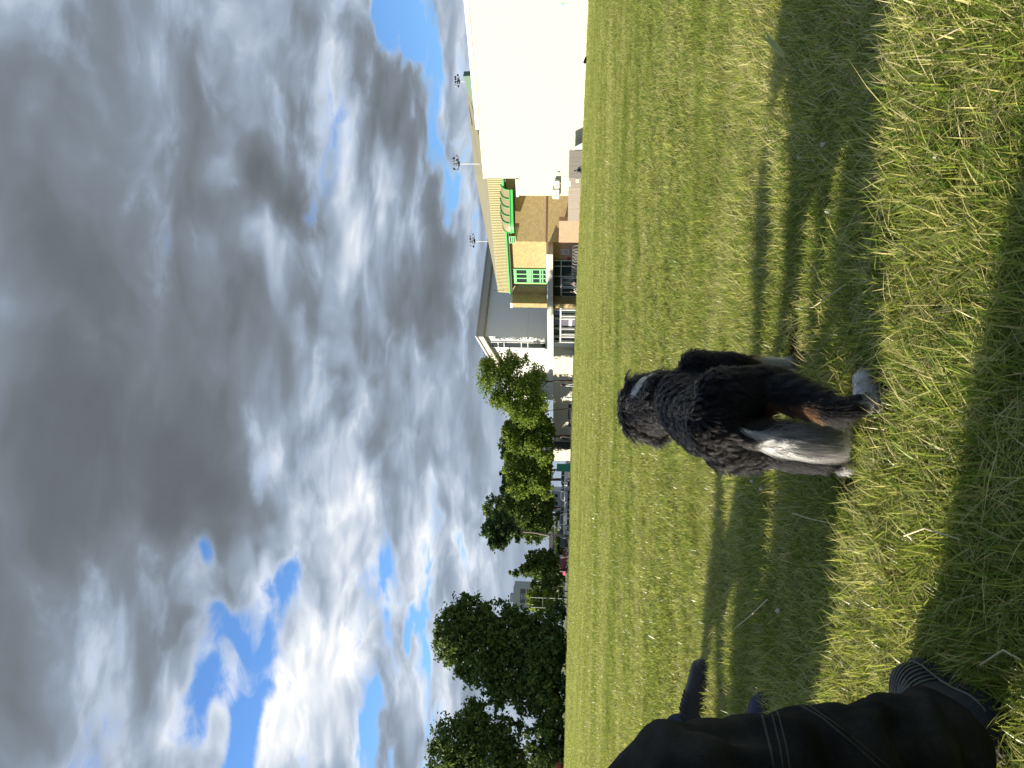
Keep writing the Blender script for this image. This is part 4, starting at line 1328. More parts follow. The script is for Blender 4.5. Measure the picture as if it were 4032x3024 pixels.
# ------------------------------------------------------------------ distant people
skin = mat('skin', (.50, .30, .22), .55)
def figure(px, py, Y, hgt, top, legs, hair, lab, pose='stand', face=0):
    q_ = at_depth(2245, py, Y)
    g_ = Vector((q_.x, q_.y, gz(q_.x, q_.y)))
    o = thing('person', lab, 'person', g_)
    o['_o'] = (0, 0, 0)
    o.rotation_euler.z = R(face)
    s_ = hgt / 1.72
    b1, b2, b3, b4 = MB(), MB(), MB(), MB()
    if pose == 'stand':
        hip, kn, an = .88, .48, .06
        for sx_, st in ((-1, .10), (1, -.10)):
            b2.capsule((sx_ * .09, 0, hip), .10, (sx_ * .10, st * .5 - .02, kn), .065).capsule((sx_ * .10, st * .5 - .02, kn), .065, (sx_ * .10, st, an), .045)
            b1.capsule((sx_ * .10, st, .05), .04, (sx_ * .10, st - .16, .04), .035)
        b3.capsule((0, 0, .93), .14, (0, 0, 1.20), .15).capsule((-.12, 0, 1.34), .09, (.12, 0, 1.34), .09)
        for sx_ in (-1, 1):
            b3.capsule((sx_ * .19, 0, 1.36), .06, (sx_ * .25, -.02, 1.08), .05)
            b1.capsule((sx_ * .25, -.02, 1.08), .042, (sx_ * .22, -.16, .88), .035)
            for f_ in range(5):
                b1.capsule((sx_ * (.20 + .012 * f_), -.17, .86), .012, (sx_ * (.19 + .014 * f_), -.20, .78 + .01 * abs(f_ - 2)), .009, 2)
        hd = (0, -.01, 1.58)
        b1.capsule((0, 0, 1.38), .055, (0, 0, 1.48), .05)
    else:
        for sx_ in (-1, 1):
            b2.capsule((sx_ * .10, 0, .12), .11, (sx_ * .16, -.38, .42), .07).capsule((sx_ * .16, -.38, .42), .07, (sx_ * .14, -.58, .07), .05)
            b1.capsule((sx_ * .14, -.58, .05), .04, (sx_ * .14, -.74, .035), .035)
        b3.capsule((0, .02, .16), .15, (0, -.02, .42), .15).capsule((-.12, -.04, .56), .09, (.12, -.04, .56), .09)
        for sx_ in (-1, 1):
            b3.capsule((sx_ * .19, -.05, .56), .06, (sx_ * .26, -.2, .36), .05)
            b1.capsule((sx_ * .26, -.2, .36), .04, (sx_ * .15, -.38, .46), .035)
            for f_ in range(5):
                b1.capsule((sx_ * (.12 + .012 * f_), -.40, .47), .012, (sx_ * (.10 + .014 * f_), -.45, .44), .009, 2)
        hd = (0, -.08, .80)
        b1.capsule((0, -.04, .60), .055, (0, -.06, .70), .05)
    b1.ball(hd, (.075, .09, .115), 12, 10).ball((hd[0], hd[1] - .09, hd[2] - .01), (.015, .02, .02), 6, 5)
    for sx_ in (-1, 1):
        b1.ball((hd[0] + sx_ * .075, hd[1], hd[2]), (.012, .02, .03), 6, 5)
        b4.ball((hd[0] + sx_ * .03, hd[1] - .082, hd[2] + .012), (.012, .01, .007), 6, 5)
    b4.ball((hd[0], hd[1] + .02, hd[2] + .035), (.085, .095, .10), 12, 8).ball((hd[0], hd[1] + .055, hd[2] - .04), (.07, .05, .08), 10, 6)
    for bb, nm, mt, vx in ((b1, 'body', skin, .018), (b2, 'trousers', legs, .025), (b3, 'top', top, .025), (b4, 'hair', hair, .02)):
        bb.v = [tuple(np.array(q2) * s_) for q2 in bb.v]
        mesh_obj(nm, remeshed(bb, vx, 2), mt, o)
    return o
def cloth(nm, c_):
    return mat('cloth_' + nm, c_, .85)
blk = cloth('black', (.02, .02, .022))
hairb = cloth('dark_hair', (.02, .014, .01))
figure(2225, 1517, 84, 1.68, cloth('navy', (.035, .035, .07)), cloth('white', (.72, .70, .66)), hairb, 'person in dark top and white trousers walking past the annex', face=60)
figure(2225, 1566, 88, 1.45, cloth('pale_grey', (.55, .57, .62)), cloth('teal', (.04, .22, .30)), hairb, 'person in pale top and teal trousers by the annex', face=-50)
figure(2280, 674, 80, 1.6, cloth('charcoal', (.03, .045, .045)), blk, hairb, 'person in black sitting in front of the timber fence', 'sit', face=120)
figure(2272, 1150, 92, 1.6, blk, cloth('cream', (.65, .62, .58)), hairb, 'seated person in black with cream trousers by the entrance doors', 'sit', face=30)
figure(2272, 1117, 94, 1.55, cloth('pink', (.60, .38, .40)), cloth('grey', (.3, .3, .3)), cloth('brown_hair', (.08, .045, .02)), 'seated person in pink by the entrance doors', 'sit', face=-20)
figure(2215, 2193, 126, 1.7, cloth('white', (.72, .70, .66)), cloth('tan', (.45, .36, .28)), hairb, 'person in white standing beside the red car', face=20)
# black bag lying against the white hall
q_ = at_depth(2300, 236, 66)
g_ = gz(q_.x, q_.y)
o = thing('black_bag', 'black bag with pale strap lying on grass before the white hall', 'bag', (q_.x, q_.y, g_))
m_ = MB().capsule((q_.x - .18, q_.y, g_ + .2), .15, (q_.x + .2, q_.y, g_ + .12), .10)
mesh_obj('body', remeshed(m_, .02, 4), blk, o)
MB().tube([(q_.x - .28, q_.y - .05, g_ + .36), (q_.x - .38, q_.y - .1, g_ + .24), (q_.x - .34, q_.y - .1, g_ + .06)], .03, 6).build('strap', cloth('pale_pink', (.7, .55, .5)), o, smooth=True)

# ------------------------------------------------------------------ the dog
DO = Vector((-.06, 2.0, 0))
dog = thing('dog', 'shaggy black dog with white paws and white-tipped tail standing on the grass', 'dog', DO)
m_ = MB()
cap = m_.capsule
# trunk: deep chest, narrower loin, rump
cap((-.080, 1.80, .300), .078, (-.070, 1.95, .315), .076)
cap((-.080, 1.95, .310), .078, (-.035, 2.18, .325), .088)
cap((-.070, 1.98, .285), .070, (-.020, 2.20, .280), .086)
cap((-.030, 2.20, .345), .070, (-.020, 2.27, .300), .080)
# neck and head, turned away and lowered
cap((-.030, 2.24, .365), .076, (-.058, 2.37, .406), .070)
m_.ball((-.064, 2.42, .425), (.074, .082, .068), 16, 12)
cap((-.082, 2.47, .41), .048, (-.090, 2.56, .375), .030)
m_.ball((-.091, 2.59, .372), (.016, .014, .013), 10, 8)
cap((-.055, 2.28, .375), .058, (-.088, 2.38, .400), .050)
for sx_ in (-1, 1):     # hanging ears
    cap((-.064 + sx_ * .056, 2.40, .458), .022, (-.064 + sx_ * .074, 2.42, .388), .025, 4)
# hind legs: thigh, knee forward, hock back, upright shank, paw
cap((-.028, 1.80, .285), .074, (-.002, 1.82, .195), .056)
cap((.004, 1.81, .195), .050, (-.040, 1.655, .105), .027)
cap((-.042, 1.645, .100), .026, (-.022, 1.648, .030), .021)
cap((-.020, 1.648, .030), .027, (.024, 1.685, .025), .023)
cap((-.118, 1.82, .280), .064, (-.140, 1.88, .190), .046)
cap((-.140, 1.87, .190), .046, (-.150, 1.755, .105), .028)
cap((-.150, 1.750, .100), .026, (-.162, 1.775, .030), .020)
cap((-.162, 1.785, .024), .022, (-.160, 1.835, .020), .019)
# fore legs
cap((.042, 2.20, .280), .062, (.058, 2.185, .200), .044)
cap((.058, 2.185, .200), .038, (.064, 2.245, .085), .027)
cap((.064, 2.245, .085), .027, (.064, 2.255, .026), .023)
cap((.064, 2.258, .026), .025, (.070, 2.300, .022), .021)
cap((-.085, 2.24, .290), .058, (-.095, 2.31, .200), .040)
cap((-.095, 2.31, .200), .036, (-.095, 2.42, .085), .024)
cap((-.095, 2.42, .085), .024, (-.095, 2.44, .026), .020)
cap((-.095, 2.44, .024), .023, (-.095, 2.48, .020), .020)
# tail root and bone
TB = [Vector((-.090, 1.775, .318)), Vector((-.098, 1.745, .300)), Vector((-.106, 1.720, .250)), Vector((-.112, 1.706, .185)), Vector((-.112, 1.704, .120))]
for i in range(len(TB) - 1):
    cap(TB[i], .026 - .004 * i, TB[i + 1], .022 - .004 * i, 4)
dm = remeshed(m_, .0075, 5)

def coat(p, n):
    """coat colour by place on the body; p (N,3) -> (N,3)"""
    N_ = len(p)
    c = np.tile(np.array([.004, .0038, .004]), (N_, 1))
    r_ = np.random.default_rng(5).uniform(size=N_)
    x, y, z = p[:, 0], p[:, 1], p[:, 2]
    jit = .012 * np.sin(x * 160 + y * 90) + .010 * (r_ - .5)
    cream = np.array([.84, .78, .62])
    whit = np.array([.84, .82, .77])
    hind = y < 1.95
    paw_h = hind & (z + jit < .062)
    paw_f = (~hind) & (z + jit < .142) & (y < 2.34)
    c[paw_h] = whit
    c[paw_f] = cream
    ring = (~hind) & (z + jit >= .138) & (z + jit < .152) & (y < 2.3)
    c[ring] = (.14, .065, .02)
    tan_ = hind & (z > .135) & (z < .215) & (x < -.028) & (x > -.10) & (y < 1.80) & (y > 1.67)
    c[tan_] = (.055, .025, .010)
    chest = (~hind) & (z < .20) & (z > .14) & (np.abs(x + .025) < .045)
    c[chest] = cream
    d = np.sqrt(((x + .006) / .030) ** 2 + ((y - 2.335) / .05) ** 2 + ((z - .452) / .020) ** 2)
    c[d < 1.15] = (.60, .62, .66)
    tail = hind & (y < 1.742) & (z < .262 + jit) & (x < -.085) & (x > -.145) & (z > .085)
    c[tail] = whit
    return c
cm = bpy.data.materials.new('dog_skin')
cm.use_nodes = True
t = NT(cm.node_tree)
ca = t.n('ShaderNodeAttribute', attribute_name='tint')
bs = t.n('ShaderNodeBsdfPrincipled', ins={'Base Color': ca.outputs['Color'], 'Roughness': .8})
t.n('ShaderNodeOutputMaterial', ins={0: bs.outputs[0]})
nv = len(dm.vertices)
vco = np.empty(nv * 3, dtype=np.float32); dm.vertices.foreach_get('co', vco); vco = vco.reshape(-1, 3)
vno = np.empty(nv * 3, dtype=np.float32); dm.vertices.foreach_get('normal', vno); vno = vno.reshape(-1, 3)
ca_ = dm.attributes.new('tint', 'FLOAT_COLOR', 'POINT')
ca_.data.foreach_set('color', np.column_stack([coat(vco, vno) * .6, np.ones(nv)]).astype(np.float32).ravel())
dm.calc_loop_triangles()
nt_ = len(dm.loop_triangles)
tri = np.empty(nt_ * 3, dtype=np.int32); dm.loop_triangles.foreach_get('vertices', tri); tri = tri.reshape(-1, 3)
dbody = mesh_obj('body', dm, cm, dog)

hm = bpy.data.materials.new('dog_fur')
hm.use_nodes = True
t = NT(hm.node_tree)
ca = t.n('ShaderNodeAttribute', attribute_name='tint')
hb = t.n('ShaderNodeBsdfHairPrincipled')
hb.parametrization = 'COLOR'
t.put(hb.inputs['Color'], ca.outputs['Color'])
hb.inputs['Roughness'].default_value = .36
hb.inputs['IOR'].default_value = 1.33
hb.inputs['Radial Roughness'].default_value = .35
hb.inputs['Random Roughness'].default_value = .3
t.n('ShaderNodeOutputMaterial', ins={0: hb.outputs[0]})

def hair_object(name, strands, tint, r0, r1, parent, mt):
    """strands (N,K,3) world, tint (N,3)"""
    N_, K_, _ = strands.shape
    hc = bpy.data.hair_curves.new(name)
    hc.add_curves([K_] * N_)
    loc = (strands - np.array(parent['_o'])).astype(np.float32)
    hc.attributes['position'].data.foreach_set('vector', loc.ravel())
    ra = hc.attributes.get('radius') or hc.attributes.new('radius', 'FLOAT', 'POINT')
    u = np.linspace(0, 1, K_)
    prof = r0 + (r1 - r0) * u ** 1.5
    ra.data.foreach_set('value', np.tile(prof, N_).astype(np.float32))
    ta = hc.attributes.new('tint', 'FLOAT_COLOR', 'CURVE')
    ta.data.foreach_set('color', np.column_stack([tint, np.ones(N_)]).astype(np.float32).ravel())
    hc.materials.append(mt)
    ob = bpy.data.objects.new(name, hc)
    C.objects.link(ob)
    ob.parent = parent
    return ob
def norm(v):
    return v / (np.linalg.norm(v, axis=-1, keepdims=True) + 1e-9)
from mathutils.kdtree import KDTree
def grow(nst, K_, seed):
    r = np.random.default_rng(seed)
    a, b_, c_ = vco[tri[:, 0]], vco[tri[:, 1]], vco[tri[:, 2]]
    ar = np.linalg.norm(np.cross(b_ - a, c_ - a), axis=1)
    ti = r.choice(nt_, nst, p=ar / ar.sum())
    u, v = r.uniform(size=nst), r.uniform(size=nst)
    fl_ = u + v > 1
    u[fl_], v[fl_] = 1 - u[fl_], 1 - v[fl_]
    p = a[ti] + (b_ - a)[ti] * u[:, None] + (c_ - a)[ti] * v[:, None]
    n_ = norm(vno[tri[ti, 0]] * (1 - u - v)[:, None] + vno[tri[ti, 1]] * u[:, None] + vno[tri[ti, 2]] * v[:, None])
    x, y, z = p.T
    comb = np.zeros_like(p)
    body = (z > .20)
    leg = ~body
    head = (y > 2.34) & (z > .33)
    comb[body] = (0, -.75, -.35)
    comb[leg] = (0, -.25, -1.0)
    comb[head] = (0, -.35, -.75)
    side = np.sign(x + .07)[:, None] * np.array([.45, 0, 0])
    comb[head] += side[head]
    comb[body & ~head] += .35 * side[body & ~head]
    d = norm(comb - n_ * (comb * n_).sum(1)[:, None])
    top_ = np.clip(n_[:, 2] * 1.2 + np.where(x < -.09, .5, 0), 0, 1)
    up = np.where(leg, .22, .20 + .25 * top_)[:, None]
    d0 = norm(d + n_ * up)
    ln = .019 + .013 * top_
    ln[leg] = .020
    ln[leg & (n_[:, 1] < -.2) & (z > .07)] = .028
    ln[z < .065] = .017
    ln[head] = .028
    ear = head & (np.abs(x + .075) > .055)
    ln[ear] = .038
    ln[(y > 2.5)] = .02
    tl = (y < 1.715) & (x < -.075) & (x > -.15) & (z > .12) & (y < 1.70)
    ln *= r.uniform(.7, 1.25, nst)
    curl = np.where(leg, .0010, .0008 + .0028 * top_)
    curl[head] = .0034
    uu = np.linspace(0, 1, K_)[None, :, None]
    grav = np.array([0, 0, -1.0])[None, None, :]
    S_ = p[:, None, :] + (d0[:, None, :] * uu + (d - n_ * .25)[:, None, :] * uu ** 2 * .45 + grav * uu ** 2 * .18) * ln[:, None, None]
    # clumps
    ncl = nst // 24
    kd = KDTree(ncl)
    cid = r.choice(nst, ncl, replace=False)
    for i, q in enumerate(cid):
        kd.insert(p[q], i)
    kd.balance()
    own = np.array([cid[kd.find(q)[1]] for q in p])
    mixf = (.15 + .75 * uu ** .8) * np.where(leg, .30, .30 + .45 * top_)[:, None, None]
    S_ = S_ * (1 - mixf) + (S_[own] + .25 * (p - p[own])[:, None, :]) * mixf
    ph = r.uniform(0, 2 * pi, nst)[own][:, None]
    fq = r.uniform(1.1, 2.0, nst)[own][:, None]
    sdv = norm(np.cross(d0, n_))[:, None, :]
    a_ = uu[:, :, 0] * fq * 2 * pi + ph
    env = (uu[:, :, 0] ** .7) * curl[:, None]
    S_ = S_ + sdv * (np.sin(a_) * env)[:, :, None] + n_[:, None, :] * (np.cos(a_) * env * .8)[:, :, None]
    S_[:, 1:, :] += r.normal(0, .0006, (nst, K_ - 1, 3))
    S_[:, :, 2] = np.maximum(S_[:, :, 2], .004)
    return S_, p, n_, r
S_, p, n_, r = grow(120000, 9, 3)
tint = coat(p, n_) * r.uniform(.75, 1.25, len(p))[:, None]
# brownish, sun-faded ends here and there on the back
fade = (r.uniform(size=len(p)) < .12) & (p[:, 2] > .24)
tint[fade] = np.maximum(tint[fade], np.array([.016, .012, .009]))
hair_object('fur', S_, np.clip(tint, 0, 1), .00045, .00014, dog, hm)

# the tail plume: long straight hair falling from the bone
nst = 9000
u = r.uniform(size=nst) ** .85
seg = np.minimum((u * (len(TB) - 1)).astype(int), len(TB) - 2)
fr_ = u * (len(TB) - 1) - seg
tb = np.array([tuple(q) for q in TB])
root = tb[seg] * (1 - fr_)[:, None] + tb[seg + 1] * fr_[:, None]
an = r.uniform(0, 2 * pi, nst)
wd = np.array([0.45, .75, 1.0, 1.0])[seg] if len(TB) == 5 else 1
out = np.stack([np.cos(an), np.sin(an) * .55, np.zeros(nst)], 1)
root = root + out * .012
K_ = 9
uu = np.linspace(0, 1, K_)[None, :, None]
ln = r.uniform(.075, .135, nst) * (1 - .25 * (u > .85))
spread = (.032 * wd * r.uniform(.2, 1, nst))[:, None]
bulge = np.sin(np.linspace(0, 1, K_) * pi * .72)[None, :, None]
S2 = root[:, None, :] + np.array([0, 0, -1.0])[None, None, :] * (uu * ln[:, None, None]) + (out * spread)[:, None, :] * bulge + np.array([0, .004, 0])[None, None, :] * bulge
S2 += np.cumsum(r.normal(0, .0011, (nst, K_, 3)), axis=1) * uu
S2[:, :, 2] = np.maximum(S2[:, :, 2], .038 + .012 * r.uniform(size=(nst, 1)))
tt = np.tile(np.array([.88, .86, .81]), (nst, 1)) * r.uniform(.8, 1.15, nst)[:, None]
dk = (u < .40 + .06 * np.sin(an * 3)) | (r.uniform(size=nst) < .06) | ((np.cos(an) > .55) & (u < .55))
tt[dk] = (.012, .011, .011)
hair_object('tail_plume', S2, np.clip(tt, 0, 1), .00050, .00018, dog, hm)
# black hind-claw / pad
MB().ball((-.046, 1.626, .022), (.008, .009, .007), 8, 6).build('pad', mat('dog_pad', (.03, .018, .02), .35), dog, smooth=True)
for sx_ in (-1, 1):
    MB().ball((-.083 + sx_ * .030, 2.485, .436), .0085, 10, 8).build('eye', mat('dog_eye', (.02, .012, .008), .08), dog, smooth=True)

# ------------------------------------------------------------------ people sitting on the grass at the left
def denim_mat(name, base_c, fade_c):
    m = bpy.data.materials.new(name)
    m.use_nodes = True
    t = NT(m.node_tree)
    co = t.n('ShaderNodeTexCoord').outputs['Object']
    big_ = t.noise(co, 7, 5, .6)
    fine_ = t.noise(t.n('ShaderNodeMapping', ins={0: co, 'Scale': (1, 1, .35)}).outputs[0], 420, 2, .7)
    col = t.mix(t.smooth(big_, .40, .70), base_c, fade_c)
    col = t.mix(t.m('MULTIPLY', fine_, .6), col, (.0, .0, .0), 'MULTIPLY')
    wv = t.n('ShaderNodeTexWave', ins={0: t.n('ShaderNodeMapping', ins={0: co, 'Rotation': (.4, .9, .3)}).outputs[0], 'Scale': 300.0, 'Distortion': 1.5})
    h = t.m('ADD', t.m('MULTIPLY', wv.outputs[1], .4), t.m('MULTIPLY', fine_, .6))
    bn = t.n('ShaderNodeBump', ins={'Height': h, 'Strength': .5, 'Distance': .0015})
    bs = t.n('ShaderNodeBsdfPrincipled', ins={'Base Color': col, 'Roughness': .9, 'Normal': bn.outputs[0]})
    bs.inputs['Specular IOR Level'].default_value = .12
    t.n('ShaderNodeOutputMaterial', ins={0: bs.outputs[0]})
    return m
denim = denim_mat('black_denim', (.016, .0163, .016), (.052, .051, .043))
denim2 = denim_mat('blue_denim', (.03, .045, .08), (.07, .09, .14))

def shoe(parent, heel, toe, um, sm, rib=None, L_=.30, high=1.0, lace=None, label=None, wid=1.0):
    heel, toe = Vector(heel), Vector(toe)
    fx = (toe - heel); fx.z = 0; fx.normalize()
    fy = Vector((-fx.y, fx.x, 0))
    st = np.array([0, .04, .13, .28, .42, .55, .68, .80, .90, .965, 1.0])
    hw = np.array([.016, .031, .037, .038, .040, .044, .049, .050, .046, .037, .020]) * wid
    ht = np.array([.070, .092, .105, .112, .104, .094, .084, .076, .070, .062, .044]) * high
    def pt(u, a, k=1.0, lift=0):
        w_ = np.interp(u, st, hw) * k + lift
        h_ = np.interp(u, st, ht) + lift
        ca_, sa_ = cos(a), sin(a)
        yy = w_ * (abs(ca_) ** .75) * (1 if ca_ >= 0 else -1)
        zz_ = .024 + (h_ - .024) * max(sa_, 0) ** .8
        return heel + fx * (u * L_) + fy * yy + Vector((0, 0, zz_))
    us = list(np.linspace(0, 1, 26))
    na = 14
    mb = MB()
    mb.add([pt(u, pi * j / na) for u in us for j in range(na + 1)], [(i * (na + 1) + j, (i + 1) * (na + 1) + j, (i + 1) * (na + 1) + j + 1, i * (na + 1) + j + 1) for i in range(len(us) - 1) for j in range(na)])
    nl = len(us) - 1
    mb.add([pt(1.0, pi * j / na) for j in range(na + 1)] + [heel + fx * (L_ + .012 * wid) + Vector((0, 0, .03))], [(j, na + 1, j + 1) for j in range(na)])
    mb.add([pt(0.0, pi * j / na) for j in range(na + 1)] + [heel - fx * .004 + Vector((0, 0, .03))], [(j + 1, na + 1, j) for j in range(na)])
    up = mb.build('shoe', um, parent, smooth=True)
    if label:
        up['label'] = label
    mb = MB()
    ring = [heel + fx * (u * L_ + (-.006 if u == 0 else .006 * u)) + fy * (np.interp(u, st, hw) * 1.08 + .003) for u in us] + [heel + fx * (u * L_ + (-.006 if u == 0 else .006 * u)) - fy * (np.interp(u, st, hw) * 1.08 + .003) for u in us[::-1]]
    mb.prism([q + Vector((0, 0, .003)) for q in ring], (0, 0, .027))
    mb.build('sole', sm, up)
    if rib is not None:
        for k in range(9):
            u0 = .42 + .058 * k
            pts = [pt(min(u0 + .05 * cos(pi * j / 16) ** 2, .985), pi * j / 16, 1, .0016) for j in range(1, 16)]
            MB().tube(pts, .0017, 6).build('rib', rib, up, smooth=True)
        MB().tube([pt(u, .18, 1, .002) for u in np.linspace(.02, .98, 20)], .0022, 6).build('piping', rib, up, smooth=True)
        MB().tube([pt(u, pi - .18, 1, .002) for u in np.linspace(.02, .98, 20)], .0022, 6).build('piping', rib, up, smooth=True)
    if lace is not None:
        for k in range(5):
            u0 = .34 + .055 * k
            MB().tube([pt(u0 + .02 * j / 8, pi * (.28 + .44 * j / 8), 1, .003) for j in range(9)], .0028, 6).build('lace', lace, up, smooth=True)
    return up

def seated(lab, J, tr_m, top_m, hair_m, shoes, voxel=.012, leg_r=(.105, .088, .078, .070), wrinkle=0):
    """J: joints in world coordinates"""
    o = thing('person', lab, 'person', Vector((J['hipR'][0], J['hipR'][1], 0)))
    bt = MB()
    for sd in 'RL':
        h_, k_, a_ = J['hip' + sd], J['knee' + sd], J['ankle' + sd]
        bt.capsule(h_, leg_r[0] + .02, k_, leg_r[1], 6).capsule(k_, leg_r[1], a_, leg_r[3], 7)
    bt.capsule(J['hipR'], .13, J['hipL'], .13, 4)
    me = remeshed(bt, voxel, 8)
    n0 = len(me.vertices)
    if wrinkle:
        co = np.empty(n0 * 3); me.vertices.foreach_get('co', co); co = co.reshape(-1, 3)
        no = np.empty(n0 * 3); me.vertices.foreach_get('normal', no); no = no.reshape(-1, 3)
        kn = np.array(J['kneeR'])
        dkn = np.linalg.norm(co - kn, axis=1)
        ph = co[:, 2] * 46 + co[:, 0] * 25 + co[:, 1] * 30
        wv = np.sin(ph + 2.2 * np.sin(co[:, 1] * 17 + co[:, 0] * 13)) * np.exp(-(dkn / .20) ** 2) * .006
        an_ = np.array(J['ankleR'])
        dan = np.linalg.norm(co - an_, axis=1)
        wv += np.sin(co[:, 2] * 70 + 3 * np.sin(co[:, 0] * 30 + co[:, 1] * 9)) * np.exp(-(dan / .13) ** 2) * .006
        wv += .005 * np.sin(co[:, 0] * 41 + co[:, 2] * 13) * np.sin(co[:, 1] * 29 - co[:, 2] * 17)
        def fold(c0, dirn, across, wd_, ln_, amp):
            d_ = co - np.array(c0)
            dirn_, acr_ = norm(np.array(dirn, dtype=float)), norm(np.array(across, dtype=float))
            a1_, a2_ = d_ @ dirn_, d_ @ acr_ + .012 * np.sin((d_ @ dirn_) * 40)
            return amp * np.exp(-(a1_ / ln_) ** 2 - (a2_ / wd_) ** 2)
        wv += fold((-.40, .86, .44), (.2, .6, -.75), (0, .8, .6), .016, .10, .011) - fold((-.40, .89, .47), (.2, .6, -.75), (0, .8, .6), .016, .09, .009)
        wv += fold((-.40, .84, .54), (.1, .9, .2), (.2, -.2, 1), .012, .08, .009) + fold((-.40, .80, .36), (0, .75, -.6), (0, .6, .8), .014, .10, .009)
        wv += fold((-.42, 1.00, .26), (.1, .8, -.3), (0, .3, 1), .014, .07, .009) - fold((-.42, 1.01, .22), (.1, .8, -.2), (0, .2, 1), .014, .07, .008)
        wv += fold((-.42, .97, .33), (.1, .6, .6), (0, -.7, .7), .013, .08, .008) + fold((-.42, 1.06, .16), (.1, .9, .1), (0, -.1, 1), .010, .06, .009)
        co = co + no * wv[:, None] * wrinkle
        me.vertices.foreach_set('co', co.ravel())
        me.update()
    tr = mesh_obj('trousers', me, tr_m, o)
    bp = MB()
    hipc = (Vector(J['hipR']) + Vector(J['hipL'])) / 2
    ch = Vector(J['chest'])
    ax = (Vector(J['hipL']) - Vector(J['hipR'])).normalized()
    bp.capsule(hipc + Vector((0, 0, .05)), .155, ch, .16, 5).capsule(ch + ax * .14 + Vector((0, 0, .07)), .085, ch - ax * .14 + Vector((0, 0, .07)), .085, 4)
    bd = MB()
    for sg, sd in ((1, 'L'), (-1, 'R')):
        sh = ch + ax * (.19 * sg) + Vector((0, 0, .07))
        k_ = Vector(J['knee' + sd])
        el = sh.lerp(k_, .45) + ax * (J.get('elbow', .10) * sg) - Vector((0, 0, .10))
        hd_ = Vector(J['hip' + sd]).lerp(k_, J.get('rest', 1.0)) + Vector((0, 0, .125))
        bp.capsule(sh, .066, el, .055, 4).capsule(el, .055, el.lerp(hd_, .8), .045, 4)
        fw = (hd_ - el).normalized()
        bd.capsule(el.lerp(hd_, .75), .034, hd_, .030, 3)
        s2 = fw.cross(Vector((0, 0, 1))).normalized()
        bd.capsule(hd_ - s2 * .02, .020, hd_ + s2 * .02, .020, 3)
        for f_ in range(4):
            b0 = hd_ + s2 * (-.03 + .02 * f_) + fw * .02
            lnf = (.055, .068, .065, .05)[f_]
            bd.capsule(b0, .0095, b0 + fw * lnf * .6 - Vector((0, 0, .012)), .009, 3).capsule(b0 + fw * lnf * .6 - Vector((0, 0, .012)), .009, b0 + fw * lnf - Vector((0, 0, .04)), .008, 3)
        bd.capsule(hd_ - s2 * .035 * sg, .011, hd_ - s2 * .055 * sg + fw * .045, .009, 3)
    mesh_obj('top', remeshed(bp, .018, 5), top_m, o)
    hd = Vector(J['head'])
    fw = Vector(J['look']).normalized()
    s2 = fw.cross(Vector((0, 0, 1))).normalized()
    bd.capsule(ch + Vector((0, 0, .12)), .055, hd - Vector((0, 0, .09)), .052, 3)
    bd.ball(hd, (.082, .088, .115), 16, 12)
    bd.ball(hd + fw * .088 - Vector((0, 0, .012)), (.016, .016, .022), 8, 6).ball(hd + fw * .072 - Vector((0, 0, .06)), (.026, .022, .012), 8, 6)
    for sg in (-1, 1):
        bd.ball(hd + s2 * .083 * sg, (.014, .014, .032), 8, 6)
        MB().ball(hd + fw * .077 + s2 * .032 * sg + Vector((0, 0, .008)), .011, 8, 6).build('eye', mat('eye', (.03, .02, .015), .1), o, smooth=True)
    mesh_obj('body', remeshed(bd, .0075, 2), skin, o)
    hh = MB().ball(hd - fw * .012 + Vector((0, 0, .03)), (.094, .098, .104), 16, 10).ball(hd - fw * .05 - Vector((0, 0, .04)), (.078, .05, .08), 12, 8)
    mesh_obj('hair', remeshed(hh, .014, 2), hair_m, o)
    return o, tr

rubber = mat('black_rubber', (.018, .018, .018), .7)
navy_sh = mat('dark_trainer_mesh', (.012, .015, .020), .65, .3, 40, .3, 300)
ribm = mat('trainer_rib', (.10, .105, .085), .5)
leath = mat('black_leather', (.010, .010, .010), .5, .25, 30, .25, 160)
hoodie = mat('charcoal_hoodie', (.03, .03, .034), .9)
A_ = {'hipR': (-.64, .50, .14), 'hipL': (-.84, .68, .14), 'kneeR': (-.475, .86, .515), 'kneeL': (-.93, 1.10, .52), 'ankleR': (-.488, 1.125, .125), 'ankleL': (-1.06, 1.42, .12),
      'rest': .35, 'chest': (-.86, .36, .50), 'head': (-.84, .36, .84), 'look': (.4, .9, -.1)}
pa, trA = seated('person in black denim jeans and ribbed dark trainers sitting at the left edge', A_, denim, hoodie, hairb, None, .0085, (.105, .098, .085, .072), 1.0)
shoe(pa, (-.484, 1.145, 0), (-.535, 1.42, 0), navy_sh, rubber, ribm, .295, 1.0, ribm, 'dark trainer with pale curved ribs', wid=1.2)
shoe(pa, (-1.04, 1.39, 0), (-1.14, 1.68, 0), navy_sh, rubber, ribm, .31, 1.0, ribm)
# seams on the visible leg: raised stitched lines lying on the cloth
dg = bpy.context.evaluated_depsgraph_get()
bv = BVHTree.FromPolygons([tuple(v_.co + Vector(pa['_o'])) for v_ in trA.data.vertices], [tuple(f_.vertices) for f_ in trA.data.polygons])
def seam(pix, rad, mt, nm='seam'):
    pts = []
    for i in range(len(pix) - 1):
        for k in range(8):
            u = k / 8
            d = ray(pix[i][0] * (1 - u) + pix[i + 1][0] * u, pix[i][1] * (1 - u) + pix[i + 1][1] * u)
            hit, nrm_, _, _ = bv.ray_cast(CAM, d)
            if hit is not None and hit.y < 1.35:
                pts.append(hit + nrm_ * rad * .3)
    if len(pts) > 3:
        MB().tube(pts, rad, 6).build(nm, mt, trA, smooth=True)
stitch = mat('faded_seam', (.060, .057, .045), .9, .3, 60, .4, 300)
seam([(2975, 2735), (3005, 2830), (3030, 2930), (3050, 3040)], .0016, stitch)
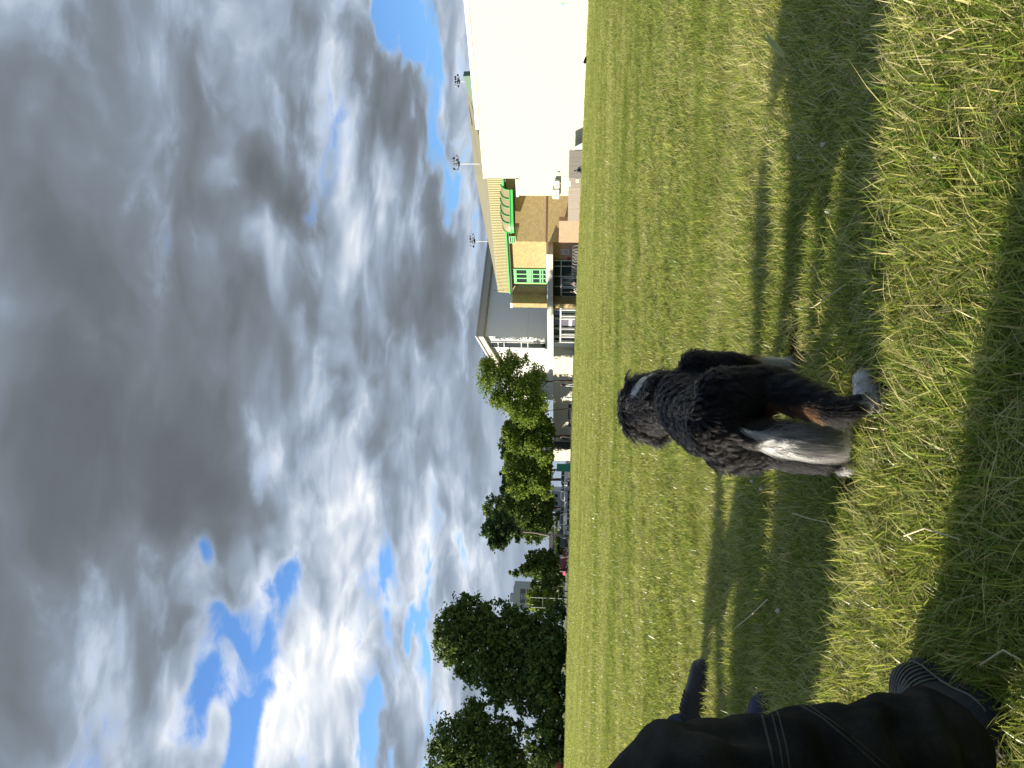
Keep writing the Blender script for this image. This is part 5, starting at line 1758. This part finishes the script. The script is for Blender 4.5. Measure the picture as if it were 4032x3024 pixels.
seam([(3010, 2725), (3045, 2830), (3070, 2930), (3085, 3040)], .0011, stitch)
seam([(3035, 2725), (3070, 2830), (3095, 2930), (3112, 3040)], .0011, stitch)
seam([(2985, 2725), (3120, 2760), (3240, 2830), (3360, 2930), (3480, 3040)], .0016, stitch)
seam([(3000, 2720), (3150, 2755), (3290, 2850), (3400, 2940), (3520, 3040)], .0011, stitch)
seam([(2760, 2745), (2900, 2722), (3060, 2716), (3250, 2706), (3500, 2700), (3700, 2700)], .0016, stitch)
hem = [Vector((-.488, 1.125, .118)) + Vector((.074 * cos(q), .060 * sin(q), -.045 * sin(q))) for q in np.linspace(0, 2 * pi, 40)]
B_ = {'elbow': .08, 'hipR': (-2.28, 2.80, .14), 'hipL': (-2.28, 3.02, .14), 'kneeR': (-1.86, 2.72, .47), 'kneeL': (-1.82, 3.38, .43), 'ankleR': (-1.64, 2.76, .11), 'ankleL': (-1.52, 3.48, .12),
      'chest': (-2.36, 2.92, .52), 'head': (-2.34, 2.92, .88), 'look': (1, -.1, -.05)}
pb_, trB = seated('person in black leather shoes sitting behind the jeans-clad knee', B_, denim2, hoodie, hairb, None, .016)
shoe(pb_, (-1.55, 3.48, 0), (-1.20, 3.46, 0), leath, rubber, None, .345, 1.1, rubber, 'black leather boot pointing right', wid=1.25)
shoe(pb_, (-1.68, 2.76, 0), (-1.36, 2.76, 0), leath, rubber, None, .32, 1.1, rubber)
C_ = {'elbow': .07, 'rest': .35, 'hipR': (-1.92, 2.16, .14), 'hipL': (-1.92, 2.38, .14), 'kneeR': (-1.52, 2.10, .48), 'kneeL': (-1.46, 2.44, .35), 'ankleR': (-1.26, 2.10, .11), 'ankleL': (-1.20, 2.45, .11),
      'chest': (-2.02, 2.28, .52), 'head': (-2.00, 2.28, .88), 'look': (1, .1, -.05)}
pc_, trC = seated('person in navy shoes sitting hidden behind the jeans-clad shin', C_, denim2, mat('navy_top', (.03, .035, .06), .9), hairb, None, .016)
navy2 = mat('navy_canvas', (.030, .038, .075), .8, .3, 40, .5, 200)
shoe(pc_, (-1.27, 2.47, 0), (-.96, 2.46, 0), navy2, mat('navy_rubber', (.02, .02, .03)), None, .31, .85, navy2, 'toe of a navy canvas shoe')
shoe(pc_, (-1.33, 2.09, 0), (-1.03, 2.08, 0), navy2, rubber, None, .29, .9, navy2)

# ------------------------------------------------------------------ small things in the near grass
petal = mat('clover_petal', (.78, .72, .68), .7, .15, 200)
stemm = mat('plant_stem', (.10, .16, .03), .7)
CL = ('upper of the pair in the middle of the right-hand shadow', 'lower of the pair in the right-hand shadow', 'in the shadow just below the barley ear',
      'at the far edge of the right-hand shadow', 'in the shaded grass nearest the dog on its right', 'left of the dog, the farther of two in the shadow', 'left of the dog, the nearer of two in the shadow',
      'in the shadow beside the long pale stalk', 'at the near edge of the right-hand shadow', 'in the sunlit strip near the right edge')
def clover(px, py, i):
    q = on_ground(px, py, .030)
    g_ = Vector((q.x, q.y, 0))
    o = thing('clover_flower', 'small white clover flower ' + CL[i], 'flower', g_, 'clover flowers in the grass')
    r = random.Random(i)
    m_ = MB().ball(q, .0042, 10, 8)
    for k in range(34):
        a_, e_ = r.uniform(0, 2 * pi), r.uniform(-.6, 1.5)
        d = Vector((cos(a_) * cos(e_), sin(a_) * cos(e_), sin(e_)))
        m_.tube([q + d * .002, q + d * .0055, q + d * r.uniform(.0068, .0085)], [.0012, .0015, .0005], 5)
    m_.build('flower_head', petal, o)
    MB().tube([g_ + Vector((.01, .005, -.01)), g_ + Vector((.006, 0, .02)), q], .0012, 5).build('stem', stemm, o)
for i, (px, py) in enumerate(((3243, 570), (3150, 620), (3175, 240), (3021, 506), (3260, 831), (2963, 1895), (2997, 1925), (3064, 2405), (3530, 688), (3690, 616))):
    clover(px, py, i)
straw = mat('straw', (.52, .45, .26), .8, .15, 60)
def stalk(pts, lab, r0=.0018):
    q = [on_ground(px, py, z) for px, py, z in pts]
    ob = MB().tube(q, [r0 * (1 - .4 * i / (len(q) - 1)) for i in range(len(q))], 6).build('straw_stalk', straw, None, smooth=True, org=(q[0].x, q[0].y, 0))
    tag(ob, lab, 'stalk', 'dry stalks in the grass')
stalk([(3022, 2360, .05), (2960, 2420, .06), (2890, 2478, .05)], 'long pale stalk lying diagonally in the shaded grass at left', .0024)
stalk([(3120, 2020, .05), (3180, 2040, .055), (3290, 2065, .04)], 'thin brown stalk lying in shade left of the dog')
stalk([(3560, 2110, .05), (3640, 2080, .07), (3780, 2125, .06)], 'bent pale stalk on sunlit grass below the tail')
stalk([(3330, 1120, .05), (3200, 1210, .055), (3130, 1215, .05)], 'pale stalk on grass between dog shadow and sunlit strip')
stalk([(3860, 2620, .05), (3950, 2560, .06), (4020, 2600, .05)], 'grey stalk in deep shade right of the trainer')
stalk([(3640, 180, .03), (3760, 120, .045), (3860, 70, .03)], 'yellow stalk in sunlit grass near the right edge')
# one ear of wild barley
q0, q1, q2, q3 = on_ground(3167, 304, .03), on_ground(3090, 225, .10), on_ground(3045, 180, .125), on_ground(3010, 137, .14)
o = thing('barley_ear', 'single yellow-green ear of wild barley leaning over the shaded grass', 'plant', (q0.x, q0.y, 0))
MB().tube([(q0.x, q0.y, -.01), q0, q1], .0013, 6).build('stem', stemm, o, smooth=True)
m_ = MB()
ax = (q3 - q1).normalized()
pe = ax.orthogonal().normalized()
for k in range(16):
    c_ = q1 + (q3 - q1) * (k / 20)
    for sg in (-1, 1):
        m_.tube([c_, c_ + ax * .012 + pe * .004 * sg, c_ + ax * .045 + pe * .007 * sg], [.0016, .0018, .0003], 5)
m_.build('ear', mat('green_straw', (.34, .36, .12), .7), o)

# ------------------------------------------------------------------ tidy
for ob in bpy.data.objects:
    if '_o' in ob:
        del ob['_o']
